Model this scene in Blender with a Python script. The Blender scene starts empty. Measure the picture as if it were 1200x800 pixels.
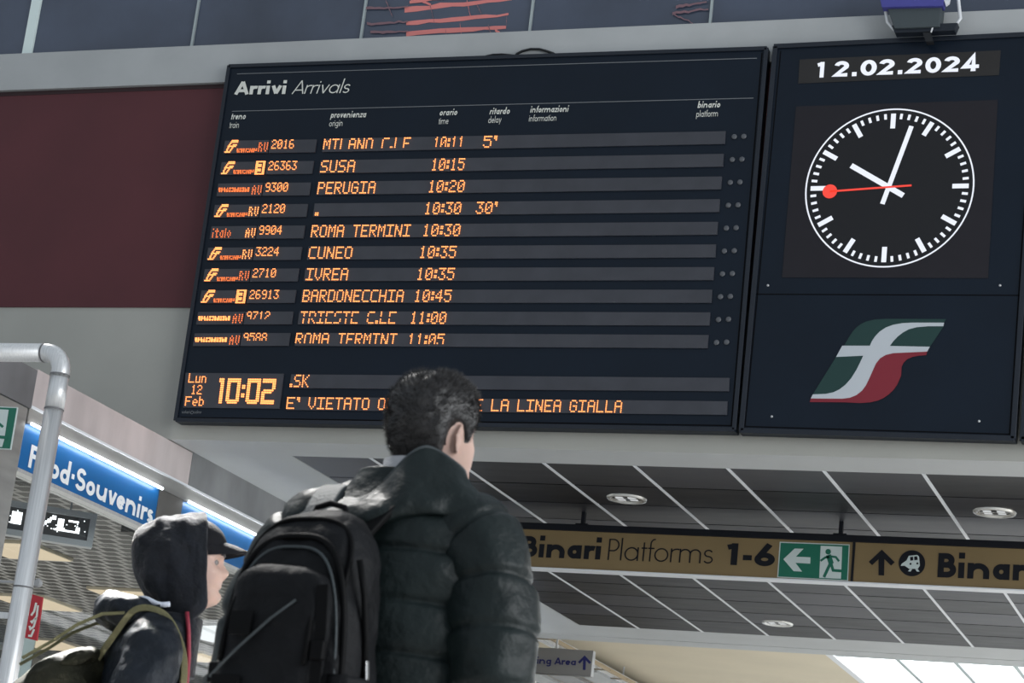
import bpy, bmesh, math, random
import numpy as np
from mathutils import Vector, Matrix, noise

random.seed(7)
SC = bpy.context.scene
COL = SC.collection
PI = math.pi

# ------------------------------------------------------------------ camera, sky, sun, exposure
FOC = 2582.15                                   # focal length in pixels of a 1200 px wide frame
CAM = np.array([0.0, 0.0, 0.65])
YAW, PITCH, ROLL = -0.37205, 0.27708, 0.114526
def cam_axes():
    cy, sy, cp, sp = math.cos(YAW), math.sin(YAW), math.cos(PITCH), math.sin(PITCH)
    f = np.array([sy*cp, cy*cp, sp]); r = np.array([cy, -sy, 0.0]); u = np.cross(r, f)
    c, s = math.cos(ROLL), math.sin(ROLL)
    return c*r+s*u, -s*r+c*u, f
RX, UX, FX = cam_axes()
cam_data = bpy.data.cameras.new('camera')
cam_data.sensor_width = 36.0
cam_data.lens = 36.0*FOC/1200.0
cam_data.clip_end = 300
cam = bpy.data.objects.new('camera', cam_data); COL.objects.link(cam)
m = Matrix.Identity(4)
for i in range(3):
    m[i][0] = RX[i]; m[i][1] = UX[i]; m[i][2] = -FX[i]; m[i][3] = CAM[i]
cam.matrix_world = m
SC.camera = cam
cam_data.dof.use_dof = True
cam_data.dof.focus_distance = 15.5
cam_data.dof.aperture_fstop = 13.0

SC.view_settings.view_transform = 'Standard'
SC.view_settings.look = 'None'
SC.view_settings.gamma = 1.0
SC.view_settings.use_curve_mapping = False
SC.view_settings.exposure = 0.0

world = bpy.data.worlds.new('world'); SC.world = world
world.use_nodes = True
bg = world.node_tree.nodes['Background']
bg.inputs[0].default_value = (0.80, 0.90, 1.0, 1)
bg.inputs[1].default_value = 0.55

sun_d = bpy.data.lights.new('sun', 'SUN'); sun_d.energy = 0.7; sun_d.angle = math.radians(3)
sun_d.color = (1.0, 0.97, 0.92)
sun = bpy.data.objects.new('sun', sun_d); COL.objects.link(sun)
sun.rotation_euler = Vector((0.62, -0.50, -1.0)).to_track_quat('-Z', 'Y').to_euler()

# unseen side window daylight, plus rim, shop and gallery lights added beyond the frame
def area_light(name, loc, aim, sx, sy, power, col, spread=180):
    d = bpy.data.lights.new(name, 'AREA'); d.shape = 'RECTANGLE'; d.size = sx; d.size_y = sy; d.energy = power; d.color = col
    o = bpy.data.objects.new(name, d); COL.objects.link(o); o.location = loc
    o.rotation_euler = (Vector(aim)-Vector(loc)).to_track_quat('-Z', 'Y').to_euler(); d.spread = math.radians(spread); return o
area_light('side_window_light', (10.5, 5.0, 5.0), (-6, 9, 3.2), 12, 6, 1500, (0.95, 0.98, 1.0))
area_light('rim_light', (-7.0, 9.5, 9.5), (-3.35, 5.75, 1.65), 1.8, 1.8, 190, (1.0, 0.98, 0.95), 16)  # added rim light, narrowed onto the hooded person
area_light('shop_fill_light', (-11.2, 17.0, 1.4), (-11.2, 17.0, 4), 3, 8, 105, (1.0, 0.97, 0.92))  # unseen lamp added to brighten the shop ceiling
area_light('gallery_fill_light', (4.5, 18.2, 4.1), (4.5, 18.2, 0), 8, 6, 900, (1.0, 0.98, 0.95))  # unseen lamp added so floor bounce brightens the soffit

# ------------------------------------------------------------------ points on the planes of the place
def ray(x, y):
    return RX*((x-600)/FOC) - UX*((y-400)/FOC) + FX
def onY(x, y, Y):
    d = ray(x, y); return CAM + d*((Y-CAM[1])/d[1])
def onX(x, y, X):
    d = ray(x, y); return CAM + d*((X-CAM[0])/d[0])
def onZ(x, y, Z):
    d = ray(x, y); return CAM + d*((Z-CAM[2])/d[2])

# ------------------------------------------------------------------ materials
def new_mat(name):
    mt = bpy.data.materials.new(name); mt.use_nodes = True
    nt = mt.node_tree
    return mt, nt, nt.nodes['Principled BSDF']
def srgb(r, g, b):
    f = lambda c: (c/255/12.92) if c/255 <= 0.04045 else ((c/255+0.055)/1.055)**2.4
    return (f(r), f(g), f(b), 1)
def mat(name, col, rough=0.6, metal=0.0, spec=0.5, var=0.0, scale=8.0, bump=0.0, bscale=60.0, stretch=None, emit=None, estr=0.0, coords='Object'):
    """principled surface with procedural wear (noise on the colour and the roughness) and bump"""
    mt, nt, b = new_mat(name)
    b.inputs['Base Color'].default_value = col
    b.inputs['Roughness'].default_value = rough
    b.inputs['Metallic'].default_value = metal
    b.inputs['Specular IOR Level'].default_value = spec
    if emit:
        b.inputs['Emission Color'].default_value = emit
        b.inputs['Emission Strength'].default_value = estr
    if var or bump:
        tc = nt.nodes.new('ShaderNodeTexCoord'); mp = nt.nodes.new('ShaderNodeMapping')
        nt.links.new(tc.outputs[coords], mp.inputs[0])
        if stretch: mp.inputs['Scale'].default_value = stretch
    if var:
        n = nt.nodes.new('ShaderNodeTexNoise'); n.inputs['Scale'].default_value = scale; n.inputs['Detail'].default_value = 6
        nt.links.new(mp.outputs[0], n.inputs['Vector'])
        r = nt.nodes.new('ShaderNodeValToRGB')
        r.color_ramp.elements[0].position = 0.3; r.color_ramp.elements[1].position = 0.7
        r.color_ramp.elements[0].color = [c*(1-var) for c in col[:3]]+[1]
        r.color_ramp.elements[1].color = [min(1, c*(1+var)) for c in col[:3]]+[1]
        nt.links.new(n.outputs[0], r.inputs[0]); nt.links.new(r.outputs[0], b.inputs['Base Color'])
        mr = nt.nodes.new('ShaderNodeMapRange'); mr.inputs[3].default_value = max(0, rough-0.08); mr.inputs[4].default_value = min(1, rough+0.08)
        nt.links.new(n.outputs[0], mr.inputs[0]); nt.links.new(mr.outputs[0], b.inputs['Roughness'])
    if bump:
        n2 = nt.nodes.new('ShaderNodeTexNoise'); n2.inputs['Scale'].default_value = bscale; n2.inputs['Detail'].default_value = 4
        nt.links.new(mp.outputs[0], n2.inputs['Vector'])
        bp = nt.nodes.new('ShaderNodeBump'); bp.inputs['Strength'].default_value = bump; bp.inputs['Distance'].default_value = 0.02
        nt.links.new(n2.outputs[0], bp.inputs['Height']); nt.links.new(bp.outputs[0], b.inputs['Normal'])
    return mt
def emat(name, col, strength):
    """a lit lamp or display dot"""
    mt, nt, b = new_mat(name)
    b.inputs['Base Color'].default_value = (0.02, 0.02, 0.02, 1)
    b.inputs['Emission Color'].default_value = col
    b.inputs['Emission Strength'].default_value = strength
    return mt
def glass_mat(name, tint, refl=0.06):
    mt = bpy.data.materials.new(name); mt.use_nodes = True
    nt = mt.node_tree; nt.nodes.clear()
    o = nt.nodes.new('ShaderNodeOutputMaterial'); mx = nt.nodes.new('ShaderNodeMixShader')
    t = nt.nodes.new('ShaderNodeBsdfTransparent'); g = nt.nodes.new('ShaderNodeBsdfGlossy')
    lw = nt.nodes.new('ShaderNodeFresnel'); lw.inputs['IOR'].default_value = 1.45
    t.inputs[0].default_value = tint; g.inputs['Roughness'].default_value = 0.02
    ge = nt.nodes.new('ShaderNodeNewGeometry'); iv = nt.nodes.new('ShaderNodeMath'); iv.operation = 'SUBTRACT'; iv.inputs[0].default_value = 1.0
    ml = nt.nodes.new('ShaderNodeMath'); ml.operation = 'MULTIPLY'         # only the outer face of the pane mirrors
    nt.links.new(ge.outputs['Backfacing'], iv.inputs[1]); nt.links.new(lw.outputs[0], ml.inputs[0]); nt.links.new(iv.outputs[0], ml.inputs[1])
    nt.links.new(ml.outputs[0], mx.inputs[0]); nt.links.new(t.outputs[0], mx.inputs[1]); nt.links.new(g.outputs[0], mx.inputs[2])
    nt.links.new(mx.outputs[0], o.inputs[0])
    return mt

M = {}
M['board'] = mat('board_navy', (0.0042, 0.0092, 0.0180, 1), 0.42, spec=0.22, var=0.12, scale=1.5)
M['board_frame'] = mat('board_frame', (0.009, 0.013, 0.021, 1), 0.45, spec=0.4, var=0.1, scale=3)
M['gap'] = mat('board_gap', (0.002, 0.002, 0.003, 1), 0.8, spec=0.1)
M['strip'] = mat('display_strip', (0.048, 0.050, 0.060, 1), 0.42, spec=0.35, var=0.12, scale=5)
M['screen'] = mat('screen_grey', (0.0165, 0.015, 0.019, 1), 0.55, spec=0.22, var=0.06, scale=6)
M['screen_date'] = mat('date_screen_grey', (0.026, 0.0245, 0.024, 1), 0.55, spec=0.25, var=0.06, scale=6)
M['led'] = emat('led_amber', (1.0, 0.30, 0.085, 1), 2.7)
M['led_dim'] = emat('led_amber_dim', (1.0, 0.21, 0.055, 1), 1.4)
M['led_white'] = emat('led_white', (0.86, 0.90, 1.0, 1), 1.0)
M['led_red'] = emat('led_red', (1.0, 0.055, 0.03, 1), 0.95)
M['print_white'] = mat('printed_white', (0.72, 0.72, 0.66, 1), 0.6)
M['print_grey'] = mat('printed_grey', (0.17, 0.18, 0.19, 1), 0.6)
M['lamp_off'] = mat('lamp_lens_grey', (0.085, 0.09, 0.10, 1), 0.4)
M['logo_green'] = mat('logo_green', (0.004, 0.034, 0.030, 1), 0.5)
M['logo_white'] = mat('logo_white', (0.50, 0.53, 0.56, 1), 0.5)
M['logo_red'] = mat('logo_red', (0.20, 0.010, 0.022, 1), 0.5)
M['screw'] = mat('screw_steel', (0.55, 0.55, 0.55, 1), 0.35, metal=0.7)
M['maroon'] = mat('maroon_paint', (0.095, 0.027, 0.032, 1), 0.6, var=0.10, scale=1.2, spec=0.3)
M['cream'] = mat('cream_plaster', (0.40, 0.395, 0.36, 1), 0.75, var=0.05, scale=1.5, bump=0.02, bscale=40)
M['band'] = mat('grey_stone_band', (0.41, 0.42, 0.42, 1), 0.7, var=0.08, scale=2.0)
M['soffit'] = mat('white_soffit', (0.48, 0.495, 0.50, 1), 0.7, var=0.05, scale=2.0)
M['tile'] = mat('dark_ceiling_tile', (0.075, 0.078, 0.090, 1), 0.42, var=0.25, scale=3.0)
M['tile_joint'] = mat('tile_joint', (0.004, 0.004, 0.005, 1), 0.8)
M['white_line'] = mat('white_ceiling_profile', (0.75, 0.77, 0.8, 1), 0.5)
M['glass_dark'] = mat('dark_glazing', (0.054, 0.068, 0.104, 1), 0.22, spec=0.7, var=0.35, scale=0.9)
M['mullion'] = mat('grey_mullion', (0.40, 0.45, 0.45, 1), 0.4, metal=0.3)
M['mullion_lit'] = mat('mullion_glare_paint', (0.75, 0.85, 0.82, 1), 0.4)  # reflected light on the first mullion put into its colour
M['coral'] = mat('coral_reflection', (0.72, 0.22, 0.20, 1), 0.4)  # red light mirrored in the glazing, painted on as colour
M['coral_dark'] = mat('dim_coral_reflection', (0.20, 0.11, 0.13, 1), 0.4)
M['steel'] = mat('brushed_steel', (0.72, 0.72, 0.72, 1), 0.36, metal=0.6, var=0.12, scale=3, stretch=(40, 40, 1.2))
M['steel_dull'] = mat('dull_steel', (0.36, 0.355, 0.34, 1), 0.42, metal=0.5, var=0.15, scale=2, stretch=(1, 1, 6))
M['fascia_pink'] = mat('pinkish_fascia', (0.54, 0.475, 0.465, 1), 0.6, var=0.15, scale=1.0, stretch=(1, 4, 0.9), spec=0.3)
M['fascia_steel'] = mat('grey_fascia_metal', (0.27, 0.275, 0.28, 1), 0.45, metal=0.2, var=0.25, scale=1.2, stretch=(1, 2, 1))
M['fascia_grey'] = mat('dark_fascia', (0.14, 0.14, 0.145, 1), 0.6, var=0.25, scale=3)
M['sign_blue'] = mat('sign_blue', (0.010, 0.12, 0.34, 1), 0.3, var=0.12, scale=1.2, spec=0.4)
M['sign_letter'] = mat('sign_letter_white', (0.85, 0.87, 0.88, 1), 0.5)
M['sign_tan'] = mat('sign_tan', (0.215, 0.150, 0.066, 1), 0.5, var=0.06, scale=2)
M['sign_black'] = mat('sign_black', (0.005, 0.006, 0.010, 1), 0.6, spec=0.25)
M['exit_green'] = mat('exit_green', (0.006, 0.14, 0.085, 1), 0.45)
M['exit_white'] = mat('exit_white', (0.58, 0.66, 0.64, 1), 0.5)
M['fire_red'] = mat('fire_sign_red', (0.42, 0.02, 0.03, 1), 0.5)
M['wait_grey'] = mat('sign_pale_grey', (0.33, 0.33, 0.33, 1), 0.5)
M['wait_blue'] = mat('sign_indigo', (0.025, 0.03, 0.18, 1), 0.5)
M['beige'] = mat('beige_ceiling', (0.62, 0.55, 0.42, 1), 0.8, var=0.04, scale=1.0)
M['black_metal'] = mat('black_metal', (0.015, 0.016, 0.018, 1), 0.4, metal=0.4)
M['chrome'] = mat('downlight_chrome', (0.75, 0.75, 0.72, 1), 0.25, metal=0.6)
M['lampglass'] = emat('downlight_tube', (0.95, 0.98, 1.0, 1), 0.55)
M['purple'] = mat('violet_shutter', (0.055, 0.055, 0.27, 1), 0.5)
M['housing'] = mat('grey_housing', (0.045, 0.058, 0.064, 1), 0.5)
M['housing_light'] = mat('pale_bracket', (0.72, 0.73, 0.75, 1), 0.5)
M['floor'] = mat('pale_marble_floor', (0.62, 0.61, 0.59, 1), 0.35, var=0.15, scale=30)
M['panel_lit'] = emat('beige_light_panel', (1.0, 0.80, 0.55, 1), 0.88)
M['panel_white'] = emat('white_light_panel', (0.95, 0.98, 1.0, 1), 1.0)
M['sky_glass'] = emat('skylight_pane', (0.93, 0.97, 1.0, 1), 4.0)
M['tube'] = emat('sign_tube_lamp', (0.92, 0.97, 1.0, 1), 11.0)
M['shop_led'] = emat('shop_led_white', (0.95, 0.97, 1.0, 1), 5.0)
M['glass'] = glass_mat('shop_glass', (0.86, 0.88, 0.88, 1))
M['acrylic'] = glass_mat('clear_acrylic', (0.75, 0.78, 0.78, 1))
M['shop_wall'] = mat('shop_beige_wall', (0.30, 0.26, 0.20, 1), 0.7, var=0.3, scale=2, stretch=(1, 1, 9))
def shop_ceiling_mat():
    mt, nt, b = new_mat('open_cell_ceiling')
    tc = nt.nodes.new('ShaderNodeTexCoord'); mp = nt.nodes.new('ShaderNodeMapping')
    br = nt.nodes.new('ShaderNodeTexBrick')
    br.inputs['Color1'].default_value = (0.045, 0.043, 0.041, 1); br.inputs['Color2'].default_value = (0.12, 0.115, 0.11, 1)
    br.inputs['Mortar'].default_value = (0.42, 0.41, 0.39, 1)
    br.inputs['Scale'].default_value = 1.0; br.inputs['Mortar Size'].default_value = 0.022
    br.inputs['Brick Width'].default_value = 0.19; br.inputs['Row Height'].default_value = 0.19
    nt.links.new(tc.outputs['Object'], mp.inputs[0]); nt.links.new(mp.outputs[0], br.inputs['Vector'])
    nt.links.new(br.outputs['Color'], b.inputs['Base Color'])
    b.inputs['Roughness'].default_value = 0.5
    return mt
M['shop_ceiling'] = shop_ceiling_mat()
# people
M['skin'] = mat('skin', (0.47, 0.31, 0.255, 1), 0.55, var=0.06, scale=20, bump=0.03, bscale=200)
M['skin'].node_tree.nodes['Principled BSDF'].inputs['Subsurface Weight'].default_value = 0.12
M['skin'].node_tree.nodes['Principled BSDF'].inputs['Subsurface Radius'].default_value = (0.02, 0.008, 0.004)
M['hair'] = mat('dark_hair', (0.022, 0.020, 0.020, 1), 0.42, var=0.5, scale=60)
M['puffer'] = mat('dark_green_puffer', (0.0085, 0.0140, 0.0142, 1), 0.48, spec=0.24, var=0.25, scale=9, bump=0.5, bscale=18)
M['puffer_lining'] = mat('puffer_lining', (0.010, 0.012, 0.013, 1), 0.6)
M['collar'] = mat('pale_shirt_collar', (0.42, 0.42, 0.44, 1), 0.8, bump=0.2, bscale=150)
M['pack'] = mat('black_pack_fabric', (0.0062, 0.0066, 0.0078, 1), 0.62, spec=0.15, var=0.3, scale=14, bump=0.4, bscale=28)
M['pack_trim'] = mat('black_pack_trim', (0.0022, 0.0022, 0.0026, 1), 0.6, spec=0.12)
M['strap_grey'] = mat('grey_strap', (0.045, 0.055, 0.060, 1), 0.6, bump=0.2, bscale=120)
M['zip_metal'] = mat('zip_puller', (0.5, 0.5, 0.5, 1), 0.3, metal=0.8)
M['hoodie'] = mat('black_hoodie', (0.006, 0.0075, 0.011, 1), 0.9, spec=0.15, var=0.3, scale=30, bump=0.25, bscale=70)
M['hoodie'].node_tree.nodes['Principled BSDF'].inputs['Sheen Weight'].default_value = 0.12
M['cap'] = mat('black_cap', (0.006, 0.006, 0.008, 1), 0.8, spec=0.15, bump=0.15, bscale=200)
M['kid_jacket'] = mat('navy_black_jacket', (0.006, 0.009, 0.014, 1), 0.52, spec=0.25, var=0.3, scale=12, bump=0.5, bscale=26)
M['jacket_lining'] = mat('pale_blue_lining', (0.55, 0.58, 0.66, 1), 0.8, bump=0.3, bscale=90)
M['red_zip'] = mat('red_zip', (0.22, 0.012, 0.03, 1), 0.6)
M['olive'] = mat('olive_pack_fabric', (0.016, 0.016, 0.009, 1), 0.75, spec=0.2, var=0.35, scale=18, bump=0.5, bscale=34)
M['olive_strap'] = mat('olive_webbing', (0.120, 0.112, 0.052, 1), 0.75, var=0.15, scale=40, bump=0.2, bscale=160)
M['trousers'] = mat('dark_trousers', (0.02, 0.022, 0.03, 1), 0.8, bump=0.2, bscale=40)
M['tan'] = mat('tan_trunking', (0.45, 0.36, 0.24, 1), 0.6)
M['shoe'] = mat('black_shoe', (0.015, 0.015, 0.016, 1), 0.5)
M['sole'] = mat('shoe_sole', (0.25, 0.25, 0.24, 1), 0.7)
M['eye'] = mat('eye_white', (0.22, 0.20, 0.19, 1), 0.3)

# ------------------------------------------------------------------ mesh helpers
class MB:
    def __init__(s): s.v = []; s.f = []
    def add(s, vs, fs):
        o = len(s.v); s.v += [tuple(float(c) for c in p) for p in vs]; s.f += [tuple(i+o for i in f) for f in fs]; return s
    def box(s, x0, x1, y0, y1, z0, z1):
        vs = [(x, y, z) for z in (z0, z1) for y in (y0, y1) for x in (x0, x1)]
        return s.add(vs, [(0, 2, 3, 1), (4, 5, 7, 6), (0, 1, 5, 4), (2, 6, 7, 3), (0, 4, 6, 2), (1, 3, 7, 5)])
    def slab(s, quad, n, t):
        """quad of 3D points pushed back by t along -n: a plate with real thickness"""
        q = [np.array(p, float) for p in quad]; n = np.array(n, float)*t
        k = len(q); vs = q+[p-n for p in q]
        fs = [tuple(range(k)), tuple(range(2*k-1, k-1, -1))]+[(i, i+k, (i+1) % k+k, (i+1) % k) for i in range(k)]
        return s.add(vs, fs)
    def poly(s, pts): return s.add(pts, [tuple(range(len(pts)))])
    def tube(s, pts, r, seg=12, cap=True):
        pts = [Vector(tuple(float(c) for c in p)) for p in pts]; n = len(pts)
        rs = r if hasattr(r, '__len__') else [r]*n
        tang = []
        for i in range(n):
            a = pts[max(0, i-1)]; b = pts[min(n-1, i+1)]; tang.append((b-a).normalized())
        up = Vector((0, 0, 1)) if abs(tang[0].z) < 0.9 else Vector((1, 0, 0))
        u = tang[0].cross(up).normalized()
        vs = []
        for i in range(n):
            u = (u-tang[i]*u.dot(tang[i])).normalized(); w = tang[i].cross(u)
            for k in range(seg):
                a = 2*PI*k/seg; vs.append(pts[i]+(u*math.cos(a)+w*math.sin(a))*rs[i])
        fs = [(i*seg+k, i*seg+(k+1) % seg, (i+1)*seg+(k+1) % seg, (i+1)*seg+k) for i in range(n-1) for k in range(seg)]
        if cap: fs += [tuple(range(seg-1, -1, -1)), tuple((n-1)*seg+k for k in range(seg))]
        return s.add(vs, fs)
    def ribbon(s, pts, width, thick, side):
        """flat webbing along pts; side = vector(s) across the band"""
        pts = [np.array(p, float) for p in pts]; n = len(pts); vs = []
        for i, p in enumerate(pts):
            t = pts[min(n-1, i+1)]-pts[max(0, i-1)]; t /= np.linalg.norm(t)
            sd = np.array(side[i] if hasattr(side[0], '__len__') else side, float); sd = sd-t*sd.dot(t); sd /= np.linalg.norm(sd)
            nn = np.cross(t, sd); w = sd*width/2; h = nn*thick/2
            vs += [p-w-h, p+w-h, p+w+h, p-w+h]
        fs = [(i*4+k, i*4+(k+1) % 4, (i+1)*4+(k+1) % 4, (i+1)*4+k) for i in range(n-1) for k in range(4)]
        fs += [(3, 2, 1, 0), tuple((n-1)*4+k for k in range(4))]
        return s.add(vs, fs)
    def rings(s, rings, cap=True):
        k = len(rings[0]); n = len(rings); vs = [p for r in rings for p in r]
        fs = [(i*k+j, i*k+(j+1) % k, (i+1)*k+(j+1) % k, (i+1)*k+j) for i in range(n-1) for j in range(k)]
        if cap: fs += [tuple(range(k-1, -1, -1)), tuple((n-1)*k+j for j in range(k))]
        return s.add(vs, fs)
    def ball(s, c, r, seg=16, rg=10):
        r = r if hasattr(r, '__len__') else (r, r, r); R = []
        for i in range(rg+1):
            a = -PI/2+PI*i/rg; ca = max(math.cos(a), 0.02)
            R.append([(c[0]+r[0]*ca*math.cos(2*PI*j/seg), c[1]+r[1]*ca*math.sin(2*PI*j/seg), c[2]+r[2]*math.sin(a)) for j in range(seg)])
        return s.rings(R)
    def disc(s, c, r, u, v, seg=12, r2=None, n=None):
        """disc, or a ring when r2 is given, in the plane of unit vectors u, v"""
        c, u, v = (np.array(x, float) for x in (c, u, v))
        o = [c+(u*math.cos(2*PI*i/seg)+v*math.sin(2*PI*i/seg))*r for i in range(seg)]
        if r2 is None: return s.add(o, [tuple(range(seg))])
        q = [c+(u*math.cos(2*PI*i/seg)+v*math.sin(2*PI*i/seg))*r2 for i in range(seg)]
        return s.add(o+q, [(i, (i+1) % seg, (i+1) % seg+seg, i+seg) for i in range(seg)])
    def build(s, name, material, parent=None, smooth=False, bevel=0.0, subsurf=0, loc=None):
        me = bpy.data.meshes.new(name); me.from_pydata(s.v, [], s.f); me.update()
        bm = bmesh.new(); bm.from_mesh(me); bmesh.ops.recalc_face_normals(bm, faces=bm.faces); bm.to_mesh(me); bm.free()
        o = bpy.data.objects.new(name, me); COL.objects.link(o)
        me.materials.append(material)
        if smooth:
            for p in me.polygons: p.use_smooth = True
        if bevel:
            b = o.modifiers.new('bevel', 'BEVEL'); b.width = bevel; b.segments = 2; b.limit_method = 'ANGLE'
        if subsurf:
            b = o.modifiers.new('sub', 'SUBSURF'); b.levels = subsurf; b.render_levels = subsurf
        if parent is not None:
            o.parent = parent
            o.matrix_parent_inverse = Matrix.Translation(-Vector(parent.location)) if parent.get('worldparts') else Matrix.Identity(4)
        return o
    def flat(s, name, material, parent=None):
        """same without normal recalculation: printed faces"""
        me = bpy.data.meshes.new(name); me.from_pydata(s.v, [], s.f); me.update()
        o = bpy.data.objects.new(name, me); COL.objects.link(o); me.materials.append(material)
        if parent is not None:
            o.parent = parent
            o.matrix_parent_inverse = Matrix.Translation(-Vector(parent.location)) if parent.get('worldparts') else Matrix.Identity(4)
        return o

def tag(o, label=None, cat=None, group=None, kind=None):
    if label: o['label'] = label
    if cat: o['category'] = cat
    if group: o['group'] = group
    if kind: o['kind'] = kind
    return o
def thing(name, label, cat, loc=(0, 0, 0), rotz=0.0, group=None):
    o = bpy.data.objects.new(name, None); COL.objects.link(o); o.empty_display_size = 0.2
    o.location = tuple(float(c) for c in loc); o.rotation_euler = (0, 0, rotz)
    return tag(o, label, cat, group)
def wthing(name, label, cat, loc, group=None):
    """a thing whose parts are given in world coordinates"""
    o = thing(name, label, cat, loc, 0, group); o['worldparts'] = 1
    return o
def struct(name, mb, material, parent=None, **k):
    o = mb.build(name, material, parent, **k); o['kind'] = 'structure'
    return o

# ------------------------------------------------------------------ lettering: a geometric stroke alphabet
def arc(cx, cy, rx, ry, a0, a1, n=None):
    n = n or max(3, int(abs(a1-a0)/9))
    return [(cx+rx*math.cos(math.radians(a0+(a1-a0)*i/n)), cy+ry*math.sin(math.radians(a0+(a1-a0)*i/n))) for i in range(n+1)]
def glyph(ch, w):
    """strokes (centre lines) and advance of one letter; cap height 1, stroke width w"""
    h = w/2; X = 0.64; cy = X/2; r = cy-h; L = h; rc = L+r; ad = 2*r+w+0.09
    C = lambda x=rc: arc(x, cy, r, r, 0, 360, 32)
    an = 0.20+h*0.9                                    # half width of the n arch
    if ch == ' ': return [], 0.32
    if ch == 'o': return [C()], ad
    if ch == 'a': return [C(), [(L+2*r, 0), (L+2*r, X)]], ad+0.03
    if ch == 'd': return [C(), [(L+2*r, 0), (L+2*r, 1.06)]], ad+0.03
    if ch == 'b': return [C(), [(L, 0), (L, 1.06)]], ad
    if ch == 'p': return [C(), [(L, -0.30), (L, X)]], ad
    if ch == 'g': return [C(), [(L+2*r, X), (L+2*r, -0.08)]+arc(rc, -0.08, r, 0.2-h/2, 0, -150)], ad+0.03
    if ch == 'e': return [arc(rc, cy, r, r, 5, 320), [(L, cy), (L+2*r, cy)]], ad-0.03
    if ch == 'c': return [arc(rc, cy, r, r, 45, 315)], ad-0.08
    if ch == 'n': return [[(L, 0), (L, X)], [(L, 0.10)]+arc(L+an, X-h-an*0.9, an, an*0.9, 180, 0)+[(L+2*an, 0)]], 2*an+w+0.13
    if ch == 'h': return [[(L, 0), (L, 1.06)], [(L, 0.10)]+arc(L+an, X-h-an*0.9, an, an*0.9, 180, 0)+[(L+2*an, 0)]], 2*an+w+0.13
    if ch == 'u': return [[(L+2*an, 0), (L+2*an, X)], [(L, X)]+arc(L+an, h+an*0.9, an, an*0.9, 180, 360)], 2*an+w+0.13
    if ch == 'm': return [[(L, 0), (L, X)], [(L, 0.10)]+arc(L+an, X-h-an*0.9, an, an*0.9, 180, 0)+[(L+2*an, 0)], [(L+2*an, 0.10)]+arc(L+3*an, X-h-an*0.9, an, an*0.9, 180, 0)+[(L+4*an, 0)]], 4*an+w+0.13
    if ch == 'r': return [[(L, 0), (L, X)], [(L, 0.25)]+arc(L+0.25, X-h-0.2, 0.25, 0.2, 180, 65)], 0.36+w*0.7
    if ch == 'i': return [[(L, 0), (L, X)], [(L, 0.80), (L, 0.80+max(w*1.05, 0.1))]], w+0.12
    if ch == 'l': return [[(L, 0), (L, 1.06)]], w+0.12
    if ch == 't': return [[(L+0.08, 0), (L+0.08, 0.88)], [(0, X-h), (w+0.2, X-h)]], w+0.24
    if ch == 'f': return [[(L+0.08, 0), (L+0.08, 0.80)]+arc(L+0.08+0.16, 0.80, 0.16, 0.26-h, 180, 75), [(0, X-h), (w+0.22, X-h)]], w+0.24
    if ch == 's':
        rs = (X-w)/4; xx = L+rs*1.15
        return [arc(xx, X-h-rs, rs*1.15, rs, 25, 270)+arc(xx, h+rs, rs*1.25, rs, 90, -155)], 2.4*rs+w+0.07
    if ch == 'v': return [[(L*0.8, X), (L*0.8+0.23, h*0.4)], [(L*0.8+0.46, X), (L*0.8+0.23, h*0.4)]], 0.46+w*0.8+0.05
    if ch == 'y': return [[(L*0.8, X), (L*0.8+0.23, 0)], [(L*0.8+0.47, X), (L*0.8+0.10, -0.30)]], 0.47+w*0.8+0.05
    if ch == 'z': return [[(0, X-h), (0.46+w*0.3, X-h), (0, h), (0.46+w*0.3, h)]], 0.46+w*0.3+0.08
    if ch == 'A': return [[(L*0.7, 0), (0.36+h*0.7, 1-h*0.4)], [(0.72+h*0.7, 0), (0.36+h*0.7, 1-h*0.4)], [(0.14+h, 0.28), (0.58+h, 0.28)]], 0.72+w*0.8+0.04
    if ch == 'B': return [[(L, 0), (L, 1)], [(L, 1-h)]+[(L+0.18, 1-h)]+arc(L+0.20, 0.76-h/2, 0.20, 0.24-h/2, 90, -90)+[(L, 0.52)], [(L+0.2, 0.52)]+arc(L+0.24, 0.26+h/2, 0.24, 0.26-h/2, 90, -90)+[(L, h)]], 0.48+w+0.08
    if ch == 'P': return [[(L, 0), (L, 1)], [(L, 1-h), (L+0.18, 1-h)]+arc(L+0.18, 0.72-h/2, 0.25, 0.28-h/2, 90, -90)+[(L, 0.44)]], 0.45+w+0.06
    if ch == 'F': return [[(L, 0), (L, 1)], [(L, 1-h), (0.42+h, 1-h)], [(L, 0.53), (0.38+h, 0.53)]], 0.44+w+0.05
    if ch == 'W': return [[(L, 1), (0.26+L, 0)], [(0.52+L, 1), (0.26+L, 0)], [(0.52+L, 1), (0.78+L, 0)], [(1.04+L, 1), (0.78+L, 0)]], 1.04+w+0.05
    if ch == 'S':
        rs = (1-w)/4; xx = L+rs*1.15
        return [arc(xx, 1-h-rs, rs*1.15, rs, 20, 270)+arc(xx, h+rs, rs*1.3, rs, 90, -160)], 2.5*rs+w+0.07
    if ch == '0': return [arc(L+0.26, 0.5, 0.26, 0.5-h, 0, 360, 36)], 0.52+w+0.09
    if ch == '1': return [[(L+0.14, 0), (L+0.14, 1)], [(0.0, 0.92-h), (L+0.14, 1-h)]], 0.22+w+0.12
    if ch == '2': return [arc(L+0.23, 0.74-h*0.5, 0.23, 0.26-h*0.5, 170, -25)+[(L*0.9, h), (0.50+w*0.6, h)]], 0.50+w*0.7+0.09
    if ch == '4': return [[(L+0.38, 0), (L+0.38, 1), (L*0.9, 0.30), (0.52+w, 0.30)]], 0.52+w+0.09
    if ch == '6': return [arc(L+0.25, 0.31, 0.25, 0.31-h, 0, 360, 32), [(L+0.06, 0.45), (0.40+h, 1.0)]], 0.50+w+0.09
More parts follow.
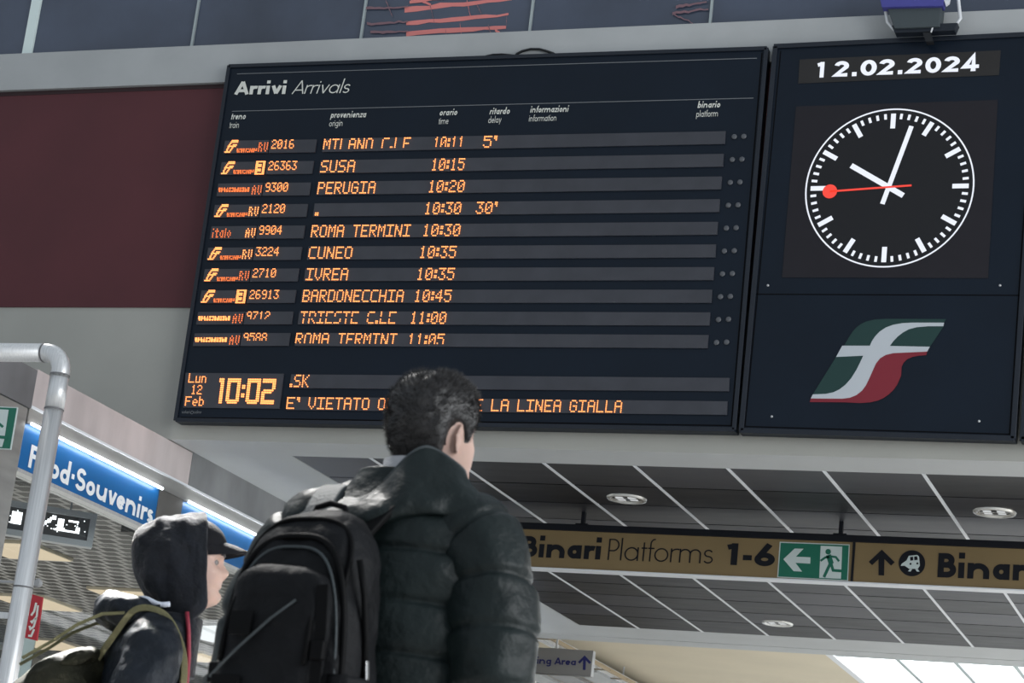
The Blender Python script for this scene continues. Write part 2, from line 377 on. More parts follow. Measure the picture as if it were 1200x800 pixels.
    if ch == '-': return [[(0, 0.36), (0.32, 0.36)]], 0.42
    if ch == '.': return [[(L*1.1, 0), (L*1.1, w*1.15)]], w+0.12
    if ch == '*': return [[(L+0.02, 0.36), (L+0.02, 0.36+w*1.1)]], w+0.16   # middle dot
    return [], 0.3
def stroke_faces(strokes, w):
    vs, fs = [], []
    for st in strokes:
        p = [np.array(q) for q in st]
        q = [p[0]]
        for a in p[1:]:
            if np.linalg.norm(a-q[-1]) > 1e-5: q.append(a)
        p = q; n = len(p)
        if n < 2: continue
        closed = np.linalg.norm(p[0]-p[-1]) < 1e-4
        o = len(vs)
        for i in range(n):
            if closed and i in (0, n-1): a = p[n-2]; b = p[1]; d1 = p[0]-a; d2 = b-p[0]
            else:
                d1 = p[i]-p[i-1] if i else p[1]-p[0]; d2 = p[i+1]-p[i] if i < n-1 else p[i]-p[i-1]
            d1 = d1/np.linalg.norm(d1); d2 = d2/np.linalg.norm(d2)
            t = d1+d2; l = np.linalg.norm(t)
            t = t/l if l > 1e-4 else d1
            nn = np.array([-t[1], t[0]]); k = w/2/max(0.5, float(nn.dot([-d1[1], d1[0]])))
            vs += [p[i]+nn*k, p[i]-nn*k]
        for i in range(n-1): fs.append((o+2*i, o+2*i+1, o+2*i+3, o+2*i+2))
    return vs, fs
def layout(s, w, spacing=0.0):
    out = []; x = 0.0
    for ch in s:
        g, ad = glyph(ch, w)
        out.append((x, g)); x += ad+spacing
    return out, x-0.09-spacing
def text(mb, s, P0, P1, H, w=0.2, slant=0.0, n=(0, -1, 0), lift=0.004, spacing=0.0):
    """letters of cap height |H| on the baseline from P0 to P1, lying on the sign's own face"""
    P0, P1, H, n = (np.array(x, float) for x in (P0, P1, H, n))
    lay, W = layout(s, w, spacing); U = (P1-P0)/W
    for x, g in lay:
        for k, st in enumerate(g):
            vs, fs = stroke_faces([st], w)
            mb.add([P0+U*(x+q[0])+(H+U*slant)*q[1]+n*(lift+0.0005*k) for q in vs], fs)
    return mb

# ------------------------------------------------------------------ the setting
YB = 14.0                     # faces of the boards
YW = 14.12                    # face of the wall they hang on
ZS = 4.176                    # underside of the gallery
XS = -8.15                    # plane of the shop front
struct('floor', MB().box(-24, 14, -14, 60, -0.2, 0.0), M['floor'])
zc = float(onY(0, 360, YW)[2]); zm = float(onY(120, 104.5, YW)[2]); zg = float(onY(120, 61.5, YW)[2])
struct('wall_back', MB().box(-22, 10, YW, YW+0.40, ZS, zc), M['cream'])
struct('trim_1', MB().box(-22, 10, YW-0.012, YW+0.40, zc, zm), M['maroon'])
struct('trim_2', MB().box(-22, 10, YW-0.05, YW+0.40, zm, zg), M['band'])
struct('trim_3', MB().box(-22, 10, YW-0.016, YW+0.02, zm-0.035, zm-0.002), mat('dark_maroon_edge', (0.03, 0.012, 0.014, 1), 0.7))
struct('wall_upper', MB().box(-22, 10, YW+0.10, YW+0.40, zg, 9.6), M['fascia_grey'])
# glazing above the band: one window per bay between the mullions
gx = [-22]+[float(onY(x, y, YW+0.02)[0]) for x, y in ((36, 31), (227, 30), (424, 28), (621, 25), (832, 20))]
dxm = (gx[5]-gx[1])/4
gx += [gx[5]+dxm*k for k in (1, 2, 3, 4)]
for i in range(len(gx)-1):
    w = struct('window_%d' % (i+1), MB().box(gx[i], gx[i+1], YW+0.05, YW+0.10, zg, 9.6), M['glass_dark'])
for i, x in enumerate(gx[1:-1]):
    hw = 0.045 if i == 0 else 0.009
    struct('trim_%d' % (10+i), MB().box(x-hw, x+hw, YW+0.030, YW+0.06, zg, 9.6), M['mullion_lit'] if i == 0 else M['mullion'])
# ragged coral reflection on the glazing (reflected light painted as strokes on two of the panes)
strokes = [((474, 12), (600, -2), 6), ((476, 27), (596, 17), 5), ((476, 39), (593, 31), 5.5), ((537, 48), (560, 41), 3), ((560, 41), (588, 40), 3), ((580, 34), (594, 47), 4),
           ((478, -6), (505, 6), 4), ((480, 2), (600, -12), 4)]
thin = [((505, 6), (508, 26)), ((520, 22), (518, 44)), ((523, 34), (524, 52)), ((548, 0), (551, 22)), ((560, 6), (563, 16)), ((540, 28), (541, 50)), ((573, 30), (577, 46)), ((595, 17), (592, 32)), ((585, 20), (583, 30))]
rg = random.Random(3)
BL = [0]
def paint_reflection(parent, mt, a, b, wd):
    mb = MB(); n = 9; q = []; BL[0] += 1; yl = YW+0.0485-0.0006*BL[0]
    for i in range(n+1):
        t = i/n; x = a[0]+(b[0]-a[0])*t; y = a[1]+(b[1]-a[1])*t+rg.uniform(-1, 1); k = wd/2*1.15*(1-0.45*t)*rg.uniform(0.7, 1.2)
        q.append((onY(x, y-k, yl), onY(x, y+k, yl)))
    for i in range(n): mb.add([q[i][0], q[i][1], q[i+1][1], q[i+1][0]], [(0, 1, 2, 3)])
    mb.flat('reflection_stroke', mt, parent)
t = wthing('window_graphic', 'coral red reflected light painted as ragged strokes on the dark glazing above the arrivals board', 'graphic', onY(535, 30, YW+0.046))  # painted reflection in the glazing, no real graphic
for a, b, wd in strokes: paint_reflection(t, M['coral'], a, b, wd)
for i, (a, b) in enumerate(thin): paint_reflection(t, M['coral'] if i % 2 else M['coral_dark'], (a[0]-1, a[1]), (b[0]+1, b[1]), 2.6)
for a, b, wd in (((430, 28), (478, 25), 3), ((434, 38), (478, 37), 3), ((428, 10), (478, 8), 2.5), ((452, 0), (460, 20), 3)): paint_reflection(t, M['coral_dark'], a, b, wd)
t = wthing('window_graphic', 'small faint red reflected light painted as streaks on the glazing above the binario column', 'graphic', onY(810, 12, YW+0.046))  # painted reflection in the glazing, no real graphic
for a, b, wd in (((788, 16), (830, 10), 3), ((792, 8), (828, 2), 3), ((790, 17), (812, 27), 2)): paint_reflection(t, M['coral_dark'], a, b, wd)

# underside of the gallery: pale border, dark tiles between white profiles, far border
yn = 14.53; yf_ = 21.62; xl = -7.335
struct('ceiling', MB().box(-8.6, 10, YW+0.40, yn, ZS, ZS+0.25).box(-8.6, xl, yn, 22.3, ZS, ZS+0.25).box(xl, 10, yf_, 22.3, ZS, ZS+0.25), M['soffit'])
struct('beam_front', MB().box(-8.15, 10, YW+0.001, YW+0.42, ZS-0.0005, ZS+0.03), M['soffit'])
struct('beam_far', MB().box(-8.6, 10, 22.3, 22.62, ZS-0.004, 6.6), M['soffit'])
struct('ceiling_deck', MB().box(xl, 10, yn, yf_, ZS+0.06, ZS+0.25), M['tile_joint'])
jy = [yn, 15.2, 15.82, 16.42, 17.0, 17.56, 18.0, 18.58, 19.17, 19.75, 20.35, 20.95, yf_]
px = [-5.321+0.6815*k for k in range(-2, 12)]
tx = [xl]+px
rt = random.Random(5)
tmat = []
for k in range(5):
    c = [(0.006, 0.0065, 0.009), (0.015, 0.0155, 0.020), (0.030, 0.031, 0.038), (0.011, 0.0115, 0.014), (0.048, 0.049, 0.058)][k]
    tmat.append(mat('dark_ceiling_tile_tone', c+(1,), 0.45, spec=0.22, var=0.22, scale=2.2, stretch=(1, 4, 1)))
holes = [tuple(float(c) for c in onZ(*q, ZS)) for q in ((734.5, 583.5), (1165.5, 599.5), (911, 729.5))]
for i in range(len(tx)-1):
    for j in range(len(jy)-1):
        mb = MB().box(tx[i]+0.012, tx[i+1]-0.012, jy[j]+0.011, jy[j+1]-0.011, ZS, ZS+0.05)
        o = struct('ceiling_tile', mb, rt.choice(tmat))
for i, x in enumerate(px):
    struct('ceiling_profile', MB().box(x-0.013, x+0.013, yn, yf_, ZS-0.004, ZS+0.02), M['white_line'])
# recessed downlights
dl_lab = ['round chrome downlight in the dark ceiling above the word Platforms', 'round chrome downlight in the dark ceiling at the far right edge', 'round chrome downlight in the ceiling strip below the hanging exit pictogram']
for k, (hx, hy, hz) in enumerate(holes):
    t = wthing('downlight', dl_lab[k], 'ceiling light', (hx, hy, ZS), 'downlights in the dark ceiling')
    R = 0.155
    ring = MB(); prof = [(R, 0.0), (R-0.006, -0.014), (R-0.03, -0.016), (R-0.045, 0.0), (R-0.05, 0.0)]
    ring.rings([[(hx+r*math.cos(2*PI*j/36), hy+r*math.sin(2*PI*j/36), ZS+z-0.001) for j in range(36)] for r, z in prof], cap=False)
    ring.build('trim_ring', M['chrome'], t, smooth=True)
    rf = MB().disc((hx, hy, ZS-0.002), R-0.042, (1, 0, 0), (0, 1, 0), 30); rf.build('reflector', M['black_metal'], t)
    for sx in (-0.048, 0.05):
        MB().box(hx+sx-0.028, hx+sx+0.028, hy-0.06, hy+0.055, ZS-0.012, ZS-0.003).build('lamp_tube', M['lampglass'], t, bevel=0.004)
    for sy in (-0.03, 0.03): MB().box(hx-0.1, hx+0.1, hy+sy-0.004, hy+sy+0.004, ZS-0.016, ZS-0.0125).build('louvre_bar', M['chrome'], t)

# hall beyond the gallery: beige ceiling with a skylight, cable ladder
ZF = 5.2
sk0 = float(onZ(990, 783, ZF)[0])
struct('ceiling_far', MB().box(-16, sk0, 22.62, 50, ZF, ZF+0.2), M['beige'])
sk = MB(); 
sd = 0.78
for k in range(12):
    x0 = sk0+0.10+sd*k
    struct('skylight_pane', MB().box(x0+0.012, x0+sd-0.012, 24.0, 50, ZF+0.06, ZF+0.08), M['sky_glass'])
    struct('skylight_bar', MB().box(x0+sd-0.03, x0+sd+0.03, 24.0, 50, ZF+0.03, ZF+0.10), M['mullion'])
struct('skylight_frame', MB().box(sk0, sk0+0.10, 22.62, 50, ZF-0.03, ZF+0.12), M['housing_light'])
yfb = float(onZ(1090, 774.5, ZF)[1])
struct('skylight_crossbar', MB().box(sk0+0.1, 10, yfb-0.05, yfb+0.05, ZF+0.0, ZF+0.05), M['mullion'])
# cable ladder under the beige ceiling
zl = 5.0
a0 = onZ(636, 742, zl); a1 = onZ(742, 799, zl)
xc = float(a0[0]+a1[0])/2
t = wthing('cable_ladder', 'pale cable ladder with rungs fixed under the beige ceiling behind the grey hanging sign', 'cable tray', (xc, 26, zl))
for dx, dz in ((0.0, 0.0), (-0.16, 0.0), (-0.24, 0.0)):
    MB().box(xc+dx-0.02, xc+dx+0.02, 24, 44, zl-0.02, zl+0.03).build('side_rail', M['housing_light'], t)
for k in range(24):
    y = 24.4+k*0.85
    MB().box(xc-0.26, xc+0.06, y-0.03, y+0.03, zl-0.035, zl-0.02).build('rung', M['shop_wall'], t)
MB().box(xc+0.02, xc+0.06, 24, 44, zl-0.05, zl+0.0).build('trunking', M['tan'], t)
for k in range(3):
    y = 25.5+6*k; MB().box(xc-0.11, xc-0.09, y-0.01, y+0.01, zl+0.03, ZF).build('hanger', M['housing_light'], t)
# striped canopy lower at the left of the far hall
for k in range(5):
    x0 = -12.6+k*0.55
    struct('ceiling_stripe', MB().box(x0, x0+0.40, 30.5, 46, 4.95, 5.0), M['wait_grey'] if k % 2 else M['soffit'])

# ------------------------------------------------------------------ arrivals board
def P(x, y, d=0.0): return onY(x, y, YB-d)
NB = (0, -1, 0)
def plate(mb, quad, d0, d1):
    """quad of photo points on the board face, raised from d0 to d1 in front of it"""
    return mb.slab([onY(x, y, YB)+np.array((0, -d1, 0)) for x, y in quad], NB, d1-d0)
def lerp2(a, b, t): return (a[0]+(b[0]-a[0])*t, a[1]+(b[1]-a[1])*t)
board = wthing('arrivals_board', 'wide dark arrivals board with amber train lines under the words Arrivi Arrivals', 'departure board', P(534, 500))
plate(MB(), [(268, 76), (900, 55), (862, 506), (205, 494)], -0.10, 0.0).build('face_panel', M['board'], board, bevel=0.006)
def rail(p, q, wd, d):
    a, b = P(*p), P(*q); u = (b-a)/np.linalg.norm(b-a); s = np.cross(u, (0, 1, 0))*wd/2
    return MB().slab([a-s-np.array((0, d, 0)), a+s-np.array((0, d, 0)), b+s-np.array((0, d, 0)), b-s-np.array((0, d, 0))], NB, d)
for p, q in (((268.5, 78), (899, 57)), ((207, 492), (861, 503.5)), ((269, 77), (206, 493)), ((898.5, 56.5), (860.5, 504))):
    rail(p, q, 0.03, 0.014).build('edge_frame', M['board_frame'], board, bevel=0.003)
rail((893, 62), (857, 498), 0.008, 0.002).build('seam', M['gap'], board)
rail((212, 489), (858, 498.5), 0.008, 0.002).build('seam', M['gap'], board)
for p, q in (((278, 86.7), (887, 68.3)), ((272, 130.5), (883, 115))): rail(p, q, 0.005, 0.003).build('rule_line', M['print_grey'], board)
def btext(s, p0, p1, cap, w, mt=M['print_white'], slant=0.0, name='lettering', parent=board, spacing=0.0):
    a, b = onY(*p0, YB), onY(*p1, YB)
    top = onY(p0[0]+cap*0.15, p0[1]-cap, YB)
    return text(MB(), s, a, b, (0, 0, float(top[2]-a[2])), w, slant, NB, 0.004, spacing).flat(name, mt, parent)
btext('Arrivi', (275, 111), (335, 110.3), 15.5, 0.22)
btext('Arrivals', (342, 110.4), (408, 109), 15.8, 0.075, slant=0.2)
for it, en, p in (('treno', 'train', (270.5, 140.2, 287.5, 139.8, 268.8, 150.4, 280, 150)), ('provenienza', 'origin', (387.5, 138.4, 428.7, 137.6, 385.7, 148.4, 401.5, 147.8)),
                  ('orario', 'time', (515, 135.6, 535.5, 135, 514, 145.8, 525.3, 145.3)), ('ritardo', 'delay', (573.7, 134.2, 597, 133.6, 572.2, 144.4, 587.2, 143.7)),
                  ('informazioni', 'information', (621.3, 132.2, 665.7, 131.2, 619.9, 142.6, 652, 141.7)), ('binario', 'platform', (817.5, 126.7, 843.6, 126, 816, 137.4, 841.4, 136.6))):
    btext(it, p[0:2], p[2:4], 7.6, 0.19, slant=0.18, name='column_heading', spacing=0.05)
    btext(en, p[4:6], p[6:8], 7.6, 0.11, slant=0.0, name='column_heading', spacing=0.04)
btext('solari', (213.2, 484.3), (222.6, 484.4), 3.6, 0.12, M['print_grey'], name='maker_lettering'); btext('udine', (227.4, 484.4), (236, 484.5), 3.6, 0.12, M['print_grey'], name='maker_lettering')
c0 = P(225, 483.2, 0.004); MB().disc(c0, 0.013, (1, 0, 0), (0, 0, 1), 16, 0.009).flat('maker_ring', M['print_grey'], board)

FONT = {
'A': '01110 10001 10001 11111 10001 10001 10001', 'B': '11110 10001 10001 11110 10001 10001 11110', 'C': '01111 10000 10000 10000 10000 10000 01111',
'D': '11110 10001 10001 10001 10001 10001 11110', 'E': '11111 10000 10000 11110 10000 10000 11111', 'F': '11111 10000 10000 11110 10000 10000 10000',
'G': '01110 10001 10000 10111 10001 10001 01110', 'H': '10001 10001 10001 11111 10001 10001 10001', 'I': '11111 00100 00100 00100 00100 00100 11111',
'K': '10001 10010 10100 11000 10100 10010 10001', 'L': '10000 10000 10000 10000 10000 10000 11111', 'M': '10001 11011 10101 10101 10001 10001 10001',
'N': '10001 11001 11001 10101 10011 10011 10001', 'O': '01110 10001 10001 10001 10001 10001 01110', 'P': '11110 10001 10001 11110 10000 10000 10000',
'R': '11110 10001 10001 11110 10100 10010 10001', 'S': '01111 10000 10000 01110 00001 00001 11110', 'T': '11111 00100 00100 00100 00100 00100 00100',
'U': '10001 10001 10001 10001 10001 10001 01110', 'V': '10001 10001 10001 10001 10001 01010 00100',
'0': '01110 10001 10011 10101 11001 10001 01110', '1': '00100 01100 00100 00100 00100 00100 01110', '2': '01110 10001 00001 00110 01000 10000 11111',
'3': '11111 00010 00100 00110 00001 10001 01110', '4': '00010 00110 01010 10010 11111 00010 00010', '5': '11111 10000 11110 00001 00001 10001 01110',
'6': '01110 10000 10000 11110 10001 10001 01110', '7': '11111 00001 00010 00100 00100 01000 01000', '8': '01110 10001 10001 01110 10001 10001 01110',
'9': '01110 10001 10001 01111 00001 00001 01110', ':': '00 11 11 00 11 11 00', '.': '00 00 00 00 00 11 11', "'": '11 11 01 00 00 00 00', ' ': '00000 00000 00000 00000 00000 00000 00000',
'u': '0000 0000 1001 1001 1001 1001 1111', 'n': '0000 0000 1110 1001 1001 1001 1001', 'e': '0000 0000 0110 1001 1111 1000 0110', 'b': '1000 1000 1110 1001 1001 1001 1110'}
def columns(s, skip=()):
    x = 0; out = []
    for ch in s:
        rows = FONT[ch].split()
        for j, r in enumerate(rows):
            if j in skip: continue
            for i, c in enumerate(r):
                if c == '1': out.append((x+i, j))
        x += len(rows[0])+1
    return out, x-1
def dots(mb, pts, W, quad, rows=7, size=0.42, d=0.016, slope=0.0):
    """domed LED dots filling the photo quad (TL, TR, BL): each a small six-sided stud"""
    TL, TR, BL = (onY(*q, YB)-np.array((0, d, 0)) for q in quad)
    U = (TR-TL)/max(W-1, 1); V = (BL-TL)/(rows-1)
    for x, y in pts:
        c = TL+U*x+V*y
        a = [c+U*size*math.cos(PI/3*k)*1.06+V*size*math.sin(PI/3*k) for k in range(6)]
        b = [c+U*size*0.55*math.cos(PI/3*k)+V*size*0.55*math.sin(PI/3*k)-np.array((0, 0.006, 0)) for k in range(6)]
        mb.add(a+b, [(6, 7, 8, 9, 10, 11)]+[(k, (k+1) % 6, (k+1) % 6+6, k+6) for k in range(6)])
    return mb
ROWT = ['MILANO C.LE', 'SUSA', 'PERUGIA', '.', 'ROMA TERMINI', 'CUNEO', 'IVREA', 'BARDONECCHIA', 'TRIESTE C.LE', 'ROMA TERMINI']
ROWX = [(381, 482), (378, 417), (374.5, 441), (372, 375), (367, 482), (364, 414), (361, 409), (357, 474), (354, 465), (348.5, 466)]
TIME = ['10:11', '10:15', '10:20', '10:30', '10:30', '10:35', '10:35', '10:45', '11:00', '11:05']
TIMX = [(510, 545), (507.5, 545.5), (504, 545.5), (499.5, 541.5), (497.5, 540.5), (493.5, 535.5), (490.5, 533.5), (487.5, 530), (483, 524), (480, 521.5)]
SKIP = [(6,), (), (), (), (), (), (), (), (3,), (6,)]
NUM = ['2016', '26363', '9300', '2120', '9904', '3224', '2710', '26913', '9712', '9588']
KIND = ['RV', '3', 'AV', 'RV', 'AV', 'RV', 'RV', '3', 'AV', 'AV']
BRAND = ['fs', 'fs', 'word', 'fs', 'italo', 'fs', 'fs', 'fs', 'word', 'word']
TR4 = [(850.8, 154.4), (830.6, 393)]; BR4 = [(849.8, 169.2), (829.6, 408.4)]
TL4 = [(380.2, 163.3), (348, 390.3)]; BL4 = [(378.2, 178.6), (346, 405.6)]
LT4 = [(264.5, 165.5), (229, 391)]; LB4 = [(262.3, 180.3), (226.8, 405.8)]
MT4 = [(371.8, 164.0), (341, 390.6)]; MB4 = [(369.6, 179.0), (338.8, 405.6)]
def on_edge(a, b, x):
    t = (x-a[0])/(b[0]-a[0]); return a[1]+(b[1]-a[1])*t
small = {'R': '110 101 110 101 101', 'V': '101 101 101 101 010', 'A': '010 101 111 101 101'}
FSROWS = ['000000011111111', '000000111111111', '000001100000000', '000011000111110', '000111111111100', '000110001100000', '001100011000000', '001100110000000', '111111100000000']
WORD = 'FRECCIAROSSA'
for i in range(10):
    t = i/9
    tl, tr, bl, br = lerp2(*TL4, t), lerp2(*TR4, t), lerp2(*BL4, t), lerp2(*BR4, t)
    st = plate(MB(), [tl, tr, br, bl], 0.0, 0.012).build('display_row', M['strip'], board)
    def put(s, x0, x1, skip=(), name='led_text'):
        mb = MB()
        pts, W = columns(s, skip)
        ya, yb = on_edge(tl, tr, x0)+1.2, on_edge(tl, tr, x1)+1.2
        za = on_edge(bl, br, x0)-1.6
        dots(mb, pts, W, [(x0+0.7, ya), (x1, yb), (x0-1.2, za)])
        mb.build(name, M['led'], st)
    def words(s, x0, x1, skip=(), name='led_text', fn=None):
        tot = columns(s)[1]; pos = 0
        for wd in s.split(' '):
            a = columns(s[:pos])[1]+1 if pos else 0; b = a+columns(wd)[1]
            (fn or put)(wd, x0+(x1-x0)*a/tot, x0+(x1-x0)*b/tot, skip, name); pos += len(wd)+1
    words(ROWT[i], *ROWX[i], SKIP[i], 'origin_text'); put(TIME[i], *TIMX[i], SKIP[i] if i != 8 else (), 'time_text')
    if i == 0: put("5'", 568.5, 583, (), 'delay_text')
    if i == 3: put("30'", 560, 583.5, (), 'delay_text')
    # train cell: operator mark, category, number
    l0, l1, k0, k1 = lerp2(*LT4, t), lerp2(*LB4, t), lerp2(*MT4, t), lerp2(*MB4, t)
    g = 0.49
    def U(s): return lerp2(l0, k0, s)
    def D(s): return lerp2(l1, k1, s)
    a = plate(MB(), [U(0), U(g-0.006), D(g-0.006), D(0)], 0.0, 0.012).build('train_cell', M['strip'], board)
    b = plate(MB(), [U(g+0.006), U(1), D(1), D(g+0.006)], 0.0, 0.012).build('number_cell', M['strip'], board)
    def quad(s0, s1, v0, v1):
        p = lambda s, v: lerp2(U(s), D(s), v)
        return [p(s0, v0), p(s1, v0), p(s0, v1)]
    nb = MB(); pts, W = columns(NUM[i], (6,) if i in (8, 9) else ())
    s1 = g+0.03+0.052*W/5.0
    dots(nb, pts, W, quad(g+0.035, s1*1.0, 0.04, 0.66)); nb.build('led_number', M['led'], b)
    cb = MB()
    if KIND[i] == '3':
        pts = [(x, y) for x in range(8) for y in range(9) if not (2 <= x <= 5 and 1 <= y <= 7 and (y in (1, 4, 7) or x == 5))]
        dots(cb, pts, 8, quad(0.385, 0.475, 0.02, 0.98), rows=9, size=0.5); cb.build('led_category', M['led'], a)
    else:
        pts = []
        for q, ch in enumerate(KIND[i]):
            for y, r in enumerate(small[ch].split()):
                for x, c in enumerate(r):
                    if c == '1': pts.append((q*4+x, y))
        dots(cb, pts, 7, quad(0.385, 0.475, 0.25, 0.86), rows=5); cb.build('led_category', M['led'] if i in (3, 4, 5) else M['led_dim'], a)
    ob = MB()
    if BRAND[i] == 'fs':
        pts = [(x, y) for y, r in enumerate(FSROWS) for x, c in enumerate(r) if c == '1']
        dots(ob, pts, 15, quad(0.02, 0.145, 0.02, 0.92), rows=9, size=0.5); ob.build('led_operator_mark', M['led'], a)
        wb = MB(); rr = random.Random(11)
        pts = [(x, y) for x in range(39) for y in range(3) if x % 4 != 3 and rr.random() < 0.75]
        dots(wb, pts, 39, quad(0.15, 0.365, 0.70, 0.92), rows=3, size=0.5); wb.build('led_operator_name', M['led_dim'], a)
    elif BRAND[i] == 'word':
        wb = MB(); rr = random.Random(17)
        pts = [(x, y) for x in range(47) for y in range(3) if x % 4 != 3 and rr.random() < 0.85]
        dots(wb, pts, 47, quad(0.02, 0.345, 0.40, 0.64), rows=3, size=0.55); wb.build('led_operator_name', M['led_dim'] if i == 2 else M['led'], a)
    else:
        it = {'i': '1 0 1 1 1', 't': '010 111 010 010 011', 'a': '000 011 101 101 011', 'l': '1 1 1 1 1', 'o': '000 010 101 101 010'}
        pts = []; xx = 0
        for ch in 'italo':
            rws = it[ch].split()
            pts += [(xx+x, y) for y, r in enumerate(rws) for x, c in enumerate(r) if c == '1']; xx += len(rws[0])+1
        wb = MB(); dots(wb, pts, xx-1, quad(0.03, 0.215, 0.25, 0.86), rows=5); wb.build('led_operator_name', M['led_dim'], a)
    # two round lamps at the end of the line
    for q, (p0, p1) in enumerate((((860.4, 160.2), (839.6, 401.2)), ((871.6, 159.8), (851.4, 400.8)))):
        c = P(*lerp2(p0, p1, t), 0.003)
        lm = MB().rings([[c+np.array((r*math.cos(2*PI*j/16), -dd, r*math.sin(2*PI*j/16))) for j in range(16)] for r, dd in ((0.020, 0), (0.019, 0.004), (0.011, 0.008))])
        lm.build('platform_lamp', M['lamp_off'], board, smooth=True)
# clock cell and message lines
cq = [(218.4, 437.2), (333.2, 438.2), (328, 479.2), (215.4, 477.8)]
cc = plate(MB(), cq, 0.0, 0.012).build('clock_cell', M['strip'], board)
for s, x0, x1, y in (('Lun', 223.5, 243, 438.6), ('12', 226.5, 238, 452.2), ('Feb', 219.5, 240, 465.6)):
    mb = MB(); pts, W = columns(s); dots(mb, pts, W, [(x0, y), (x1, y+0.2), (x0-1.2, y+9.6)])
    mb.build('led_date', M['led'], cc)
BIG = {'1': ['1110', '1110', '0110', '0110', '0110', '0110', '0110', '0110', '0110', '0110', '0110', '0110'],
       '0': ['11111111']*2+['11000011']*8+['11111111', '01111110'], ':': ['00', '00', '00', '11', '11', '00', '00', '11', '11', '00', '00', '00'],
       '2': ['11111111', '11111111', '00000011', '00000011', '00000011', '01111110', '11111100', '11000000', '11000000', '11000000', '11111111', '11111111']}
pts = []; xx = 0
for ch in '10:02':
    for y, r in enumerate(BIG[ch]):
        for x, c in enumerate(r):
            if c == '1': pts.append((xx+x, y))
    xx += len(BIG[ch][0])+1
mb = MB(); dots(mb, pts, xx-1, [(259.5, 444.8), (324, 445.6), (256.2, 472)], rows=12, size=0.5); mb.build('led_clock', M['led'], cc)
for s, q, x0, x1 in (('.SK', [(342, 439), (855.3, 443.2), (854.6, 458.8), (340, 455)], 342.5, 363), ("E' VIETATO OLTREPASSARE LA LINEA GIALLA", [(338.6, 465.2), (853, 470.6), (852.2, 486.4), (336.4, 480.6)], 338.5, 729.5)):
    st = plate(MB(), q, 0.0, 0.012).build('message_row', M['strip'], board)
    def put_msg(wd, a, b, skip, name):
        mb = MB(); pts, W = columns(wd)
        dots(mb, pts, W, [(a, on_edge(q[0], q[1], a)+1.4), (b, on_edge(q[0], q[1], b)+1.4), (a-1.4, on_edge(q[3], q[2], a)-1.8)])
        mb.build(name, M['led'], st)
    words(s, x0, x1, (), 'message_text', put_msg)
# cables looping over the top edge
t = wthing('cable', 'thin black cable looping over the top edge of the arrivals board', 'cable', P(610, 62))
def pxcurve(pts, Y): return [onY(x, y, Y) for x, y in pts]
MB().tube(pxcurve([(604, 65.5), (606, 63), (612, 60), (622, 57.5), (632, 57.6), (641, 60), (648, 62.5), (651, 64.2)], YB+0.05), 0.010, 8).build('cable_loop', M['black_metal'], t, smooth=True)
MB().tube(pxcurve([(567, 66.8), (571, 65.5), (578, 64), (588, 63.6), (598, 64.5), (603, 65.2)], YB+0.05), 0.008, 8).build('cable_loop', M['black_metal'], t, smooth=True)

# ------------------------------------------------------------------ clock board with date, station clock and railway emblem
cb_ = wthing('clock_board', 'tall dark board with white date, station clock and green red railway emblem', 'clock board', P(1030, 510))
plate(MB(), [(905.5, 53.4), (1221, 38.2), (1190, 516.2), (865.5, 506.6)], -0.10, 0.0).build('face_panel', M['board'], cb_, bevel=0.006)
def crail(p, q, wd=0.035, d=0.016): return rail(p, q, wd, d).build('edge_frame', M['board_frame'], cb_, bevel=0.003)
crail((909, 55), (869, 505)); crail((1218, 40), (1187.5, 514.5)); crail((868, 504.6), (1189, 514.2)); crail((907, 55), (1220, 40.2))
for p, q in (((884.5, 344.6), (1198, 346)), ((915, 60), (873, 500)), ((873, 499.5), (1183, 508.6)), ((1213.5, 45), (1183, 509))): rail(p, q, 0.007, 0.002).build('seam', M['gap'], cb_)
for q in ((900, 334.4), (1172, 334.4), (904.5, 488), (1147.5, 493.4)):
    c = P(*q); MB().rings([[c+np.array((r*math.cos(2*PI*j/12), -d, r*math.sin(2*PI*j/12))) for j in range(12)] for r, d in ((0.0085, 0), (0.008, 0.005), (0.004, 0.007))]).build('screw', M['screw'], cb_)
dq = [(937.3, 70), (1172.8, 59.2), (1170.8, 88.2), (935.6, 98)]
ds = plate(MB(), dq, 0.0, 0.004).build('date_screen', M['screen_date'], cb_)
a, b = P(958, 91.2, 0.0), P(1146.8, 83.4, 0.0)
mb = MB()
# bold figures with wider spacing, flat on the screen
lay = [('1', 957.5, 967.5), ('2', 977, 993.5), ('.', 998, 1004.2), ('0', 1008, 1027), ('2', 1029.5, 1047), ('.', 1051.8, 1057.8), ('2', 1062, 1079.5), ('0', 1084, 1102.5), ('2', 1105.8, 1123.5), ('4', 1127.5, 1147)]
for ch, x0, x1 in lay:
    y0 = 91.4+(x0-958)/188*(-8.0)
    y1 = 91.4+(x1-958)/188*(-8.0)
    hh = float(P(x0, y0-18.2)[2]-P(x0, y0)[2])
    text(mb, ch, P(x0, y0), P(x1, y1), (0, 0, hh), 0.23, 0.0, NB, 0.0055)
mb.flat('led_date', M['led_white'], ds)
sq = [(933, 125), (1169.4, 117.3), (1158, 326), (916.6, 325.2)]
scr = plate(MB(), sq, 0.0, 0.004).build('clock_screen', M['screen'], cb_)
ctr = P(1041.6, 219.6); RR = 0.578
ex, ez = np.array((1.0, 0, 0)), np.array((0, 0, 1.0))
def clk(r, a, off=0.0):
    """point at radius r, clock angle a (degrees), shifted sideways by off"""
    s, c = math.sin(math.radians(a)), math.cos(math.radians(a))
    return ctr+(ex*s+ez*c)*r*RR+(ex*c-ez*s)*off*RR
def bar(mb, a, r0, r1, w, lift):
    n = np.array((0, -lift, 0)); mb.add([clk(r0, a, -w/2)+n, clk(r0, a, w/2)+n, clk(r1, a, w/2)+n, clk(r1, a, -w/2)+n], [(0, 1, 2, 3)])
